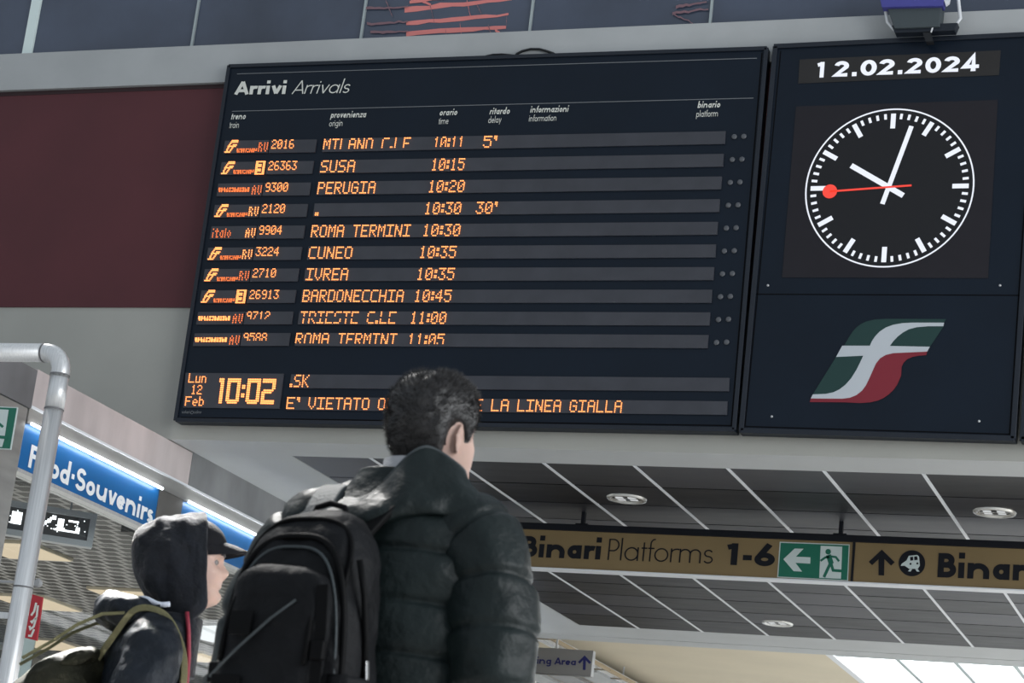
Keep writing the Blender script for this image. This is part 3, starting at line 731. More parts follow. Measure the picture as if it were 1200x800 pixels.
mb = MB().disc(ctr-np.array((0, 0.0055, 0)), RR, ex, ez, 96, RR*0.982); mb.flat('dial_ring', M['led_white'], scr)
mb = MB().disc(ctr-np.array((0, 0.0048, 0)), RR*0.982, ex, ez, 96); mb.flat('dial_face', mat('dial_black', (0.008, 0.008, 0.010, 1), 0.55, spec=0.35), scr)
for k in range(60):
    if k % 5: mb = MB(); bar(mb, 6*k, 0.865, 0.935, 0.032, 0.006); mb.flat('minute_mark', M['led_white'], scr)
for k in range(12):
    mb = MB(); bar(mb, 30*k, 0.745, 0.935, 0.058, 0.006); mb.flat('hour_mark', M['led_white'], scr)
mb = MB(); bar(mb, 301.3, -0.21, 0.545, 0.066, 0.0070); mb.flat('hour_hand', M['led_white'], scr)
mb = MB(); bar(mb, 16.2, -0.22, 0.80, 0.056, 0.0075); mb.flat('minute_hand', M['led_white'], scr)
mb = MB(); bar(mb, 266.5, -0.27, 0.70, 0.024, 0.0085); n_ = np.array((0, 0.0085, 0)); mb.disc(clk(0.70, 266.5)-n_, 0.088*RR, ex, ez, 32); mb.flat('second_hand', M['led_red'], scr)
# emblem
def emb(pts, lift, mt):
    q = [P(x/3.3333+840, y/3.3333+320, lift) for x, y in pts]
    bm = bmesh.new(); vs = [bm.verts.new(tuple(p)) for p in q]; f = bm.faces.new(vs); f.normal_update(); bmesh.ops.triangulate(bm, faces=[f])
    me = bpy.data.meshes.new('emblem'); bm.to_mesh(me); bm.free(); me.materials.append(mt)
    o = bpy.data.objects.new('emblem', me); COL.objects.link(o); o.parent = cb_; o.matrix_parent_inverse = Matrix.Translation(-Vector(cb_.location)); return o
up_ = [(885, 207), (825, 207), (780, 211), (750, 219), (728, 231), (708, 246), (690, 265), (676, 284)]
ins = [(598, 283), (606, 265), (618, 247), (636, 228), (660, 212), (690, 201), (725, 195), (760, 193), (888, 193)]
low = [(572, 322), (560, 348), (545, 378), (525, 410), (503, 435), (480, 453), (455, 465), (425, 471), (375, 473)]
red = [(367, 489), (490, 490), (520, 486), (545, 476), (567, 459), (583, 437), (596, 410), (610, 378), (622, 352), (638, 332), (660, 319), (690, 312), (822, 306)]
emb([(497, 283), (508, 264), (520, 244), (532, 226), (545, 212), (562, 199), (585, 188), (615, 181), (660, 178), (896, 179)]+ins[::-1], 0.0042, M['logo_green'])
emb(up_[::-1]+[(887, 207), (833, 287)][0:2], 0.0042, M['logo_green'])
emb([(466, 327)]+low, 0.0042, M['logo_green'])
emb(ins+up_+[(833, 286), (822, 306)]+red[:-1][::-1]+[(375, 473)]+low[:-1][::-1]+[(466, 327), (490, 283)], 0.0042, M['logo_white'])
emb([(363, 503)]+red+[(818, 320), (790, 322), (765, 327), (745, 335), (730, 349), (722, 366), (720, 400), (705, 435), (690, 456), (672, 473), (652, 487), (630, 497), (600, 504), (560, 507), (500, 504)], 0.0042, M['logo_red'])

t = wthing('dark_board', 'plain dark board beside the clock board at the right edge', 'board', P(1215, 516))
plate(MB(), [(1226, 37.8), (1500, 24), (1480, 527), (1195, 516.4)], -0.10, 0.0).build('face_panel', M['board'], t, bevel=0.006)
rail((1229, 40), (1198, 515), 0.03, 0.014).build('edge_frame', M['board_frame'], t)
rail((1197, 514.6), (1480, 524), 0.03, 0.014).build('edge_frame', M['board_frame'], t)

# floodlight on a bracket on the upper edge of the clock board
YL = 13.86
t = wthing('floodlight', 'violet fronted floodlight in a pale bracket above the date display', 'floodlight', onY(1085, 44, YL))
def prism(pts, y0, y1):
    a = [onY(x, y, YL) for x, y in pts]; return MB().slab([p+np.array((0, y0, 0)) for p in a], NB, y1-y0)
prism([(1039, 8), (1104, 3), (1101, 31), (1048, 33)], 0.0, 0.12).build('housing', M['housing'], t, bevel=0.006)
prism([(1029, -14), (1109, -20), (1106, 9), (1034, 10.5)], -0.03, 0.05).build('front_shutter', M['purple'], t, bevel=0.004)
prism([(1104, -6), (1115, -7), (1113, 5), (1109, 8)], -0.02, 0.0).build('side_flap', M['housing_light'], t)
MB().tube(pxcurve([(1037, 8), (1040, 26), (1047, 34.5), (1119, 31), (1125.5, 22), (1121, -20)], YL+0.05), 0.012, 10).build('yoke', M['housing_light'], t)
prism([(1044, 28), (1122, 25), (1118, 34), (1048, 37)], 0.02, 0.10).build('base_plate', M['board_frame'], t, bevel=0.004)
prism([(1080, 35), (1089, 34.5), (1093, 46), (1084, 46.5)], 0.03, 0.09).build('post', M['black_metal'], t)
MB().tube(pxcurve([(1102, 8), (1101, 18), (1098, 26), (1093, 32), (1091, 38)], YL+0.02), 0.006, 8).build('power_cable', M['housing_light'], t, smooth=True)

# ------------------------------------------------------------------ hanging direction sign below the gallery
YH = 16.1
def Q(x, y, d=0.0): return onY(x, y, YH-d)
zt = float(np.mean([Q(620, 616.5)[2], Q(1199, 637.5)[2]])); zb_ = float(np.mean([Q(640, 664.5)[2], Q(1199, 694)[2]]))
xd = float(Q(1000, 655)[0])
hx0, hx1 = float(Q(560, 640)[0]), float(Q(1420, 670)[0])
hs = wthing('hanging_sign', 'long tan hanging sign reading Binari Platforms 1-6 beside a green exit pictogram', 'sign', (float(Q(820, 640)[0]), YH, zb_))
def face(x0, x1): return MB().box(x0, x1, YH, YH+0.09, zb_+0.012, zt-0.03)
face(hx0, xd-0.008).build('sign_panel', M['sign_tan'], hs); face(xd+0.008, hx1).build('sign_panel', M['sign_tan'], hs)
MB().box(hx0-0.02, hx1, YH-0.02, YH+0.11, zt-0.03, zt+0.022).build('top_rail', M['sign_black'], hs, bevel=0.004)
MB().box(hx0-0.02, hx1, YH-0.015, YH+0.105, zb_-0.004, zb_+0.009).build('bottom_rail', M['white_line'], hs, bevel=0.003)
MB().box(xd-0.009, xd+0.009, YH-0.008, YH+0.09, zb_, zt).build('divider', M['sign_black'], hs)
for x in (float(Q(984, 625)[0]), float(Q(984, 625)[0])-2.05, float(Q(984, 625)[0])+2.05):
    MB().box(x-0.014, x+0.014, YH+0.02, YH+0.06, zt, ZS).box(x-0.05, x+0.05, YH-0.0, YH+0.08, zt+0.015, zt+0.035).build('hanger', M['sign_black'], hs)
def stext(s, p0, p1, cap, w, mt=M['sign_black'], spacing=0.0):
    a, b = Q(*p0), Q(*p1); h = float(Q(p0[0], p0[1]-cap)[2]-a[2])
    return text(MB(), s, a, b, (0, 0, h), w, 0.0, NB, 0.004, spacing).flat('lettering', mt, hs)
stext('Binari', (611, 652.2), (704, 655.6), 24.5, 0.235)
stext('Platforms', (712, 656), (834.5, 660.4), 25, 0.062)
stext('1-6', (851.5, 661.6), (907.5, 663.8), 25.5, 0.235)
stext('Binari', (1098.5, 676.2), (1211, 680.8), 28.5, 0.235)
def R(x, y): return (x/4+900, y/4+530)
def hpoly(pts, lift, mt, name, parent=hs, conv=R):
    mb = MB(); mb.poly([Q(*conv(x, y), lift) for x, y in pts]); return mb.flat(name, mt, parent)
ex_ = hpoly([(55, 418), (383, 431), (375, 602), (43, 585)], 0.003, M['exit_white'], 'exit_pictogram')
hpoly([(60, 423), (379, 435), (371, 598), (48, 581)], 0.0045, M['exit_green'], 'exit_field', ex_)
hpoly([(72, 500), (125, 450), (167, 451), (131, 488), (199, 491), (198, 521), (129, 517), (160, 558), (120, 556)], 0.0055, M['exit_white'], 'arrow', ex_)
hpoly([(247, 437), (348, 441), (346, 500), (342, 592), (240, 587)], 0.0055, M['exit_white'], 'doorway', ex_)
def limb(pts, w, mb, lift):
    vs, fs = stroke_faces([[np.array(R(*p)) for p in pts]], w/4); mb.add([Q(x, y, lift) for x, y in vs], fs)
run = MB(); limb([(283, 480), (297, 522)], 24, run, 0.0068); limb([(291, 488), (268, 492), (246, 508)], 10, run, 0.0068); limb([(288, 486), (318, 490), (333, 510)], 10, run, 0.0069)
limb([(296, 520), (305, 552), (352, 556)], 13, run, 0.0068); limb([(293, 518), (278, 550), (262, 584)], 14, run, 0.0069)
run.add([Q(*R(282+13*math.cos(2*PI*k/18), 465+13*math.sin(2*PI*k/18)), 0.0068) for k in range(18)], [tuple(range(18))])
run.flat('running_figure', M['exit_green'], ex_)
hpoly([(518, 575), (518, 500), (488, 528), (472, 512), (534, 455), (594, 514), (577, 530), (546, 500), (544, 577)], 0.004, M['sign_black'], 'arrow')
tc_ = hpoly([(675+62*math.cos(2*PI*k/40), 519+61*math.sin(2*PI*k/40)) for k in range(40)], 0.004, M['sign_black'], 'train_roundel')
tan2 = M['sign_tan']
hpoly([(660, 484), (700, 480), (708, 488), (712, 530), (702, 545), (662, 545), (640, 530), (622, 532), (626, 522), (650, 505)], 0.0052, M['exit_white'], 'train_body', tc_)
hpoly([(666, 490), (680, 488), (681, 505), (667, 507)], 0.0062, M['sign_black'], 'train_window', tc_); hpoly([(685, 488), (699, 486), (702, 503), (686, 505)], 0.0062, M['sign_black'], 'train_window', tc_)
hpoly([(665, 546), (676, 546), (668, 558), (656, 556)], 0.0055, M['exit_white'], 'rail_mark', tc_); hpoly([(690, 546), (702, 546), (710, 558), (698, 558)], 0.0055, M['exit_white'], 'rail_mark', tc_)
for x, y in ((668, 522), (700, 520)): hpoly([(x+5*math.cos(2*PI*k/12), y+5*math.sin(2*PI*k/12)) for k in range(12)], 0.0062, M['sign_black'], 'headlamp', tc_)

# ------------------------------------------------------------------ small grey sign in the far hall
YA = 25.0
def A(x, y, d=0.0): return onY(x, y, YA-d)
p = [A(560, 756), A(695.5, 762), A(693, 792.5), A(560, 786)]
wz1, wz0, wx1, wx0 = float(p[1][2]), float(p[2][2]), float(p[1][0]), float(A(575, 775)[0])
ws = wthing('hanging_sign', 'small pale grey hanging sign reading Waiting Area with an up arrow', 'sign', ((wx0+wx1)/2, YA, wz0))
MB().box(wx0, wx1, YA, YA+0.10, wz0, wz1).build('sign_panel', M['wait_grey'], ws, bevel=0.006)
a, b = A(604, 776.3), A(675, 779.4)
text(MB(), 'Waiting Area', a, b, (0, 0, float(A(648, 770)[2]-A(648, 778.4)[2])), 0.19, 0, NB, 0.004).flat('lettering', M['wait_blue'], ws)
def R6(x, y): return (x/6+620, y/6+720)
mb = MB(); mb.poly([A(*R6(x, y), 0.004) for x, y in ((378, 388), (380, 318), (356, 344), (344, 332), (391, 286), (436, 334), (424, 347), (400, 320), (397, 389))]); mb.flat('arrow', M['wait_blue'], ws)
for x in (float(A(651, 755)[0]), wx0+0.15): MB().box(x-0.012, x+0.012, YA+0.04, YA+0.06, wz1, ZF).build('hanger_rod', M['housing_light'], ws)

# ------------------------------------------------------------------ shop front at the left
def S(x, y, d=0.0): return onX(x, y, XS+d)
ycol = 12.22
z1, z2, z3, z4 = 4.168, 3.915, 3.80, 3.475         # top of fascia, lower edges of the two bands, bottom of the blue sign
struct('wall_left_fascia', MB().box(XS-0.35, XS, ycol+0.03, 14.50, z2, z1), M['fascia_pink'])
struct('wall_left_fascia_far', MB().box(XS-0.35, XS-0.001, 14.51, 22.3, z2, ZS), M['fascia_steel'])
struct('trim_20', MB().box(XS-0.3, XS+0.004, ycol+0.03, 22.3, z2-0.014, z2+0.002), M['white_line'])
struct('wall_left_band', MB().box(XS-0.3, XS-0.012, ycol+0.03, 22.3, z3, z2-0.012), M['steel_dull'])
struct('wall_left_pier', MB().box(XS-1.4, XS+0.0, ycol-0.42, ycol+0.03, z2-0.02, z1-0.01), M['fascia_grey'])
struct('column_left', MB().box(XS-0.8, XS-0.012, ycol-0.40, ycol+0.02, 0.0, z2-0.02), M['steel_dull'], bevel=0.012)
ys = [ycol+0.02, 14.14, 14.50, 22.3]
def sign_box(y0, y1, lab):
    t = wthing('shop_sign', lab, 'sign', (XS, (y0+y1)/2, z4))
    MB().box(XS-0.14, XS-0.03, y0, y1, z4+0.012, z3-0.002).build('sign_face', M['sign_blue'], t)
    MB().box(XS-0.14, XS-0.012, y0, y1, z4-0.012, z4+0.012).build('lower_edge', M['steel'], t)
    MB().tube([(XS+0.012, y0+0.03, z3-0.006), (XS+0.012, y1-0.03, z3-0.006)], 0.010, 10).build('tube_lamp', M['tube'], t)
    for y in (y0+0.03, (y0+y1)/2, y1-0.03): MB().box(XS-0.03, XS+0.010, y-0.01, y+0.01, z3-0.010, z3+0.0).build('lamp_bracket', M['steel'], t)
    return t
sg = sign_box(ys[0], ys[1], 'blue shop sign reading Food Souvenirs over the shop window')
a, b = onX(31.8, 548.5, XS-0.03), onX(177.5, 611.3, XS-0.03)
bz = float(a[2]+b[2])/2; capz = float(onX(35.5, 521, XS-0.03)[2]-a[2])
text(MB(), 'Food*Souvenirs', (XS-0.03, float(a[1]), bz-0.003), (XS-0.03, float(b[1]), bz-0.003), (0, 0, capz*0.98), 0.20, 0.0, (1, 0, 0), 0.004).flat('lettering', M['sign_letter'], sg)
sign_box(ys[2], ys[3], 'plain blue shop sign beyond the brown post, behind the black cap')
struct('column_left_inner', MB().box(XS-0.3, XS-0.02, ys[1], ys[2], z4-0.012, z3), mat('brown_grey_post', (0.10, 0.095, 0.088, 1), 0.6, var=0.1))
# shop interior: open cell ceiling, back walls, light panels
ZC = 3.72; KC = (ZC-0.65)/2.55
struct('ceiling_shop', MB().box(-15, XS-0.15, ycol+0.1, 28, ZC, ZC+0.06), M['shop_ceiling'])
struct('wall_shop_back', MB().box(-15, XS-0.15, 27.4, 27.5, 0, ZC), M['shop_wall'])
struct('wall_shop_side', MB().box(-15.1, -15, ycol+0.1, 28, 0, ZC), M['shop_wall'])
struct('window_20', MB().box(XS-0.10, XS-0.088, ys[0], ys[1]+0.18, 0.0, z4-0.012), M['glass'])
struct('window_21', MB().box(XS-0.10, XS-0.088, ys[1]+0.18, ys[3], 0.0, z4-0.012), M['glass'])
pan = [(-9.20, 13.28, 0.55, 0.60), (-10.50, 15.62, 0.55, 0.62), (-9.22, 15.05, 0.6, 0.65), (-11.9, 18.1, 0.62, 0.65), (-10.4, 18.3, 0.55, 0.60)]
labs = ['square beige ceiling light panel in the shop just below the lit display', 'square beige ceiling light panel in the shop beside the red fire sign', 'square beige ceiling light panel in the shop behind the nape of the hooded person',
        'square beige ceiling light panel in the shop just above the olive backpack', 'square beige ceiling light panel in the shop between the two persons']
for (x, y, w, d), lb in zip(pan, labs):
    x, y, w, d = x*KC, y*KC, w*KC, d*KC
    t = wthing('light_panel', lb, 'ceiling light', (x+w/2, y+d/2, ZC), 'light panels on the shop ceiling')
    MB().box(x, x+w, y, y+d, ZC-0.03, ZC-0.002).build('frame', M['beige'], t); MB().box(x+0.015, x+w-0.015, y+0.015, y+d-0.015, ZC-0.036, ZC-0.03).build('diffuser', M['panel_lit'], t)
q = [onZ(*p_, ZC-0.03) for p_ in ((226, 735), (287, 733.5), (290, 762), (228, 747.5))]
t = wthing('light_panel', 'bright white slanted ceiling light panel in the shop below the chin of the hooded person', 'ceiling light', np.mean(q, axis=0))
MB().slab(q, (0, 0, -1), 0.02).build('diffuser', M['panel_white'], t)
c_ = np.mean(q, axis=0); MB().slab([c_+(p_-c_)*1.04+np.array((0, 0, 0.012)) for p_ in q], (0, 0, -1), 0.012).build('frame', M['steel'], t)
# lit matrix display hanging in the shop window
tr_ = onY(114, 602.5, 14.2); zt_ = float(tr_[2]); tl_ = onZ(-30, 579.4, zt_); 
br_ = onY(107, 642, 14.2); hh = float(tr_[2]-br_[2])
ud = (tr_-tl_); Wd = float(np.linalg.norm(ud)); ud = ud/Wd; nd = np.cross(ud, (0, 0, 1.0)); nd = nd/np.linalg.norm(nd)
if nd.dot(CAM-tr_) < 0: nd = -nd
t = wthing('display', 'white lit matrix display hanging inside the shop window', 'display', (tl_+tr_)/2-np.array((0, 0, hh)))
zz = np.array((0, 0, 1.0))
def dq_(u0, u1, v0, v1, off): return [tl_+ud*u0-zz*v0+nd*off, tl_+ud*u1-zz*v0+nd*off, tl_+ud*u1-zz*v1+nd*off, tl_+ud*u0-zz*v1+nd*off]
MB().slab(dq_(0.03, Wd-0.03, 0.03, hh-0.03, 0.0), nd, 0.06).build('matrix_panel', M['fascia_grey'], t)
fr = MB(); f_ = 0.045
for u0, u1, v0, v1 in ((0, Wd, 0, f_), (0, Wd, hh-f_, hh), (0, f_, f_, hh-f_), (Wd-f_, Wd, f_, hh-f_)): fr.slab(dq_(u0, u1, v0, v1, 0.02), nd, 0.09)
fr.build('frame', M['housing_light'], t)
led = MB(); rr = random.Random(2); pit = 0.0155
nu, nv = int((Wd-0.12)/pit), int((hh-0.12)/pit)
for i in range(nu):
    for j in range(nv):
        u, v = (i+0.5)/nu, (j+0.5)/nv
        on = (0.16 < v < 0.88 and (0.30 < u < 0.40 or 0.44 < u < 0.52)) or (abs((1-v)-(u-0.55)/0.14*0.8-0.1) < 0.13 and 0.55 < u < 0.70) or (0.73 < u < 0.775 and 0.12 < v < 0.9) or (0.70 < u < 0.86 and 0.78 < v < 0.93) or (0.82 < u < 0.93 and (0.12 < v < 0.24 or 0.45 < v < 0.56 or 0.80 < v < 0.92)) or (0.90 < u < 0.94 and 0.5 < v < 0.9)
        if on or rr.random() < 0.10:
            k = 0.42 if on else 0.22
            u0, v0 = 0.06+(i+0.5-k)*pit, 0.06+(j+0.5-k)*pit
            led.poly(dq_(u0, u0+2*k*pit, v0, v0+2*k*pit, 0.003))
led.flat('lit_dots', M['shop_led'], t)['kind'] = 'stuff'
for u in (0.2, Wd-0.2): MB().slab(dq_(u-0.006, u+0.006, -(ZC-zt_)-0.0 if ZC > zt_ else -0.2, 0.0, 0.01), nd, 0.012).build('hanger', M['steel'], t)

# green emergency sign on the column front
YC = ycol-0.40
def K(x, y, d=0.012): return onY(x, y, YC-d)
t = wthing('emergency_sign', 'green emergency sign on the front of the steel column at the left edge', 'sign', K(4, 500))
sq_ = [(-40, 474.4), (20.5, 477), (12.3, 526.5), (-47, 524)]
MB().slab([K(*p_) for p_ in sq_], NB, 0.012).build('sign_plate', M['exit_white'], t)
def kp(pts, mt, name, lift):
    mb = MB(); mb.poly([K(x, y, lift) for x, y in pts]); mb.flat(name, mt, t)
kp([(-38.8, 475.6), (19.6, 478), (11.6, 525.4), (-45.6, 523)], M['exit_green'], 'green_field', 0.0135)
kp([(-30, 477.5), (10.2, 480), (5.0, 515), (2.5, 523.5), (-36, 521.5)], M['exit_white'], 'white_field', 0.015)
mb = MB()
for pts, w in (([(-12, 491), (-6, 492), (3.6, 500.2)], 3.0), ([(-20, 510.5), (-4, 511.5), (8.6, 512.6)], 3.6), ([(-14, 488), (-16, 510)], 6)):
    vs, fs = stroke_faces([[np.array(p_) for p_ in pts]], w); mb.add([K(x, y, 0.0165) for x, y in vs], fs)
mb.flat('pictogram', M['exit_green'], t)

# red fire sign projecting by the window
YR = 11.9
def F_(x, y, d=0.0): return onY(x, y, YR-d)
t = wthing('fire_sign', 'red fire sign with white flames beside the large steel pipe', 'sign', F_(36, 750))
MB().slab([F_(*p_) for p_ in ((28.5, 693.5), (50, 699.5), (43, 750.5), (22, 745))], NB, 0.012).build('sign_plate', M['fire_red'], t)
mb = MB()
for pts in ([(42.5, 706), (40, 716), (36.5, 721)], [(44.5, 709), (43, 722), (37.5, 729), (36, 727)], [(42.5, 724), (39.5, 734), (35.5, 737), (34.5, 733)], [(40, 737), (36.5, 745), (33, 744.5)]):
    vs, fs = stroke_faces([[np.array(p_) for p_ in pts]], 2.4); mb.add([F_(x, y, 0.002) for x, y in vs], fs)
mb.flat('flames', M['print_white'], t)
mb = MB()
vs, fs = stroke_faces([[np.array((35.5, 700)), np.array((30.5, 730))]], 1.2); mb.add([F_(x, y, 0.002) for x, y in vs], fs); mb.flat('border_line', M['print_white'], t)
pz = F_(34, 722); MB().box(float(pz[0])-0.5, float(pz[0])+0.0, YR+0.012, YR+0.03, float(pz[2])-0.02, float(pz[2])+0.02).build('bracket', M['steel'], t)
c = F_(44, 683); MB().rings([[c+np.array((r*math.cos(2*PI*j/20), d, r*math.sin(2*PI*j/20))) for j in range(20)] for r, d in ((0.025, 0.02), (0.03, 0.0), (0.02, -0.012))]).box(float(c[0])-0.5, float(c[0]), YR+0.0, YR+0.02, float(c[2])-0.008, float(c[2])+0.008).build('detector', M['wait_grey'], t)
t = wthing('display_stand', 'clear acrylic display stand with boxes below the red fire sign', 'stand', (-9.0, 13.4, 0))
q0 = onY(44, 735, 13.2); 
MB().box(float(q0[0])-0.32, float(q0[0]), 13.19, 13.21, 0.0, float(q0[2])).build('back_sheet', M['acrylic'], t)
MB().box(float(q0[0])-0.012, float(q0[0]), 12.9, 13.2, 0.0, float(q0[2])).build('side_sheet', M['exit_white'], t)
rb = random.Random(9)
for k in range(3):
    z = float(q0[2])-0.16-0.30*k
    MB().box(float(q0[0])-0.32, float(q0[0])-0.014, 12.9, 13.19, z-0.012, z).build('shelf', M['wait_grey'], t)
bc = [mat('carton_tone', c_, 0.6, var=0.2, scale=6) for c_ in ((0.55, 0.52, 0.25, 1), (0.75, 0.74, 0.70, 1), (0.42, 0.44, 0.45, 1))]
for k in range(2):
    for j in range(2):
        z = float(q0[2])-0.46-0.30*k; x = float(q0[0])-0.30+0.14*j
        o = MB().box(x, x+0.11, 12.95, 13.12, z, z+0.20).build('carton', bc[(k+j) % 3], bevel=0.004)
        tag(o, ('pale' if (k+j) % 3 == 1 else 'olive' if (k+j) % 3 == 0 else 'grey')+' carton on the clear stand, '+('upper' if k == 0 else 'lower')+' shelf, '+('beside the pipe' if j == 0 else 'at the outer side'), 'carton', 'cartons on the clear stand')

# ------------------------------------------------------------------ large steel pipe with mitred elbow
YP = 10.0; rp = 0.052
xp = float(onY(58, 510, YP)[0]); zp = float(onY(20, 413, YP)[2])
pp = wthing('steel_pipe', 'thick brushed steel pipe rising from the floor and bending left in front of the shop', 'pipe', (xp, YP, 0))
s_ = 0.075
MB().tube([(xp, YP, 0.0), (xp, YP, zp-0.32)], rp, 32).build('lower_run', M['steel'], pp, smooth=True)
MB().tube([(xp, YP, zp-0.32), (xp, YP, zp-0.12)], rp*1.0, 32).build('upper_run', M['steel'], pp, smooth=True)
ec = 0.105
MB().tube([(xp, YP, zp-0.14), (xp, YP, zp-0.122)]+[(xp-ec+ec*math.cos(PI/2*k/6), YP, zp-ec+ec*math.sin(PI/2*k/6)) for k in range(7)]+[(xp-0.122, YP, zp), (xp-0.13, YP, zp)], rp*1.0, 32).build('elbow', M['steel'], pp, smooth=True)
MB().tube([(xp-0.12, YP, zp), (xp-2.4, YP, zp)], rp, 32).build('horizontal_run', M['steel'], pp, smooth=True)
MB().tube([(xp-2.4, YP, zp), (xp-2.4, YP, 0)], rp, 24).build('far_leg', M['steel'], pp, smooth=True)
zj = float(onY(25, 688, YP)[2])
for z in (zp-0.32, zp-0.125, zj): MB().tube([(xp, YP, z-0.0035), (xp, YP, z+0.0035)], rp+0.0022, 32).build('joint_ring', M['fascia_grey'], pp)
MB().tube([(xp-0.1235, YP, zp), (xp-0.1165, YP, zp)], rp+0.0022, 32).build('joint_ring', M['fascia_grey'], pp)
MB().tube([(xp, YP, 0), (xp, YP, 0.012)], 0.10, 32).build('floor_flange', M['steel'], pp)

# ------------------------------------------------------------------ people
def crom(tab, x):
    """smooth interpolation of a table of rows (key, values...) in ascending key"""
    ks = [r[0] for r in tab]
    if x <= ks[0]: return list(tab[0][1:])
    if x >= ks[-1]: return list(tab[-1][1:])
    i = max(k for k in range(len(ks)-1) if ks[k] <= x)
    t = (x-ks[i])/(ks[i+1]-ks[i]); out = []
    for c in range(1, len(tab[0])):
        p1, p2 = tab[i][c], tab[i+1][c]
        m1 = (p2-tab[i-1][c])/(ks[i+1]-ks[i-1]) if i > 0 else (p2-p1)/(ks[i+1]-ks[i])
        m2 = (tab[i+2][c]-p1)/(ks[i+2]-ks[i]) if i+2 < len(ks) else (p2-p1)/(ks[i+1]-ks[i])
        h = ks[i+1]-ks[i]; t2, t3 = t*t, t*t*t
        out.append((2*t3-3*t2+1)*p1+(t3-2*t2+t)*h*m1+(-2*t3+3*t2)*p2+(t3-t2)*h*m2)
    return out
def se(cx, cy, z, rx, ry, n=2.0, seg=48):
    r = []
    for j in range(seg):
        a = 2*PI*j/seg; c, s = math.cos(a), math.sin(a)
        r.append((cx+rx*math.copysign(abs(c)**(2/n), c), cy+ry*math.copysign(abs(s)**(2/n), s), z))
    return r
def g(x, s): return math.exp(-0.5*(x/s)**2)
# head: height above the chin, front profile, back profile, half width
HEAD = [(-0.130, 0.030, -0.082, 0.075), (-0.085, 0.030, -0.072, 0.058), (-0.045, 0.034, -0.066, 0.055), (-0.015, 0.050, -0.062, 0.053), (-0.004, 0.076, -0.060, 0.048), (0.010, 0.086, -0.060, 0.050), (0.024, 0.089, -0.062, 0.055),
        (0.038, 0.085, -0.066, 0.060), (0.052, 0.089, -0.071, 0.064), (0.070, 0.088, -0.079, 0.069), (0.090, 0.087, -0.088, 0.073), (0.112, 0.084, -0.095, 0.0755), (0.132, 0.093, -0.100, 0.0765), (0.160, 0.092, -0.101, 0.0765),
        (0.185, 0.083, -0.095, 0.071), (0.205, 0.067, -0.083, 0.060), (0.222, 0.043, -0.062, 0.043), (0.232, 0.018, -0.036, 0.024), (0.2355, 0.002, -0.012, 0.008)]
def head_mesh(mb, base, yaw=0.0, pitch=0.0, ear=1.0, sc=1.0, off=(0, 0)):
    """head on its neck; base = height of the chin above the floor; turned by yaw, tilted back by pitch about the neck"""
    seg = 72; R_ = []
    zs = [-0.130+0.3655*k/92 for k in range(93)]
    for z in zs:
        yf, yb, w = crom(HEAD, z); cy = 0.0; ring = []
        for j in range(seg):
            a = 2*PI*j/seg; c, s = math.cos(a), math.sin(a)
            x = w*math.copysign(abs(c)**(2/2.25), c)
            y = (yf if s > 0 else -yb)*math.copysign(abs(s)**(2/2.25), s)
            if s > 0:
                front = s**1.5
                nz = 0.0
                if 0.060 < z < 0.135:
                    t = (z-0.060)/0.075
                    nz = 0.026*(math.sin(PI*min(1, t*2.6)/2) if t < 0.385 else (1-((t-0.385)/0.615))**0.9)
                wd = 0.0085+0.007*max(0, 1-(z-0.060)/0.035)
                y += front*nz*g(x, wd)
                y += front*(0.0048*g(z-0.0565, 0.0045)+0.0055*g(z-0.0445, 0.0050)-0.0025*g(z-0.0505, 0.0022))*g(x, 0.017)
                y -= front*0.0045*g(z-0.034, 0.005)*g(x, 0.02)
                y += front*0.005*g(z-0.014, 0.010)*g(x, 0.018)
                y -= 0.013*(g(x-0.032, 0.013)+g(x+0.032, 0.013))*g(z-0.112, 0.010)
                y += front*0.004*g(z-0.134, 0.007)*(g(x-0.03, 0.018)+g(x+0.03, 0.018))
                y += 0.005*(g(x-0.045, 0.014)+g(x+0.045, 0.014))*g(z-0.084, 0.014)
            ring.append((x, y, z))
        R_.append(ring)
    cy, sy, cp, sp = math.cos(-yaw), math.sin(-yaw), math.cos(pitch), math.sin(pitch)
    def turn(p):
        k = min(1, max(0, (p[2]+0.11)/0.10)); k = k*k*(3-2*k)
        x, y, z = p[0]*sc, p[1]*sc, p[2]*sc
        a, b = k*pitch, -k*yaw
        y, z2 = y*math.cos(a)-(z+0.05)*math.sin(a), y*math.sin(a)+(z+0.05)*math.cos(a)-0.05
        x, y = x*math.cos(b)-y*math.sin(b), x*math.sin(b)+y*math.cos(b)
        return (x+off[0]*k, y+off[1]*k, z2+base)
    mb.rings([[turn(p) for p in r] for r in R_])
    for sx in (-1, 1):
        # ear: shell with raised rim, standing out from the side of the head
        rows = []
        for i in range(13):
            t = -1+2*i/12; hz = 0.032*t; wy = 0.017*math.sqrt(max(0.02, 1-t*t))*(1.05 if t > 0 else 0.85)
            ring = []
            for j in range(12):
                a = 2*PI*j/12
                y = -0.010+0.006*t-wy*0.15+wy*math.cos(a); th = 0.0048*math.sin(a)
                out = 0.0755+0.014*(0.5-0.5*math.cos(a))*ear+th-0.002*(1-t)
                ring.append(turn((sx*out, y, 0.098+hz)))
            rows.append(ring)
        mb.rings(rows)
    return turn
def limb_rings(mb, pts, rs, seg=20):
    """tapering limb through joints with smooth interpolation"""
    tab = [(i,)+tuple(p)+(r,) for i, (p, r) in enumerate(zip(pts, rs))]
    P_, r_ = [], []
    n = (len(pts)-1)*8
    for k in range(n+1):
        x, y, z, r = crom(tab, k/8); P_.append((x, y, z)); r_.append(max(r, 0.003))
    mb.tube(P_, r_, seg)
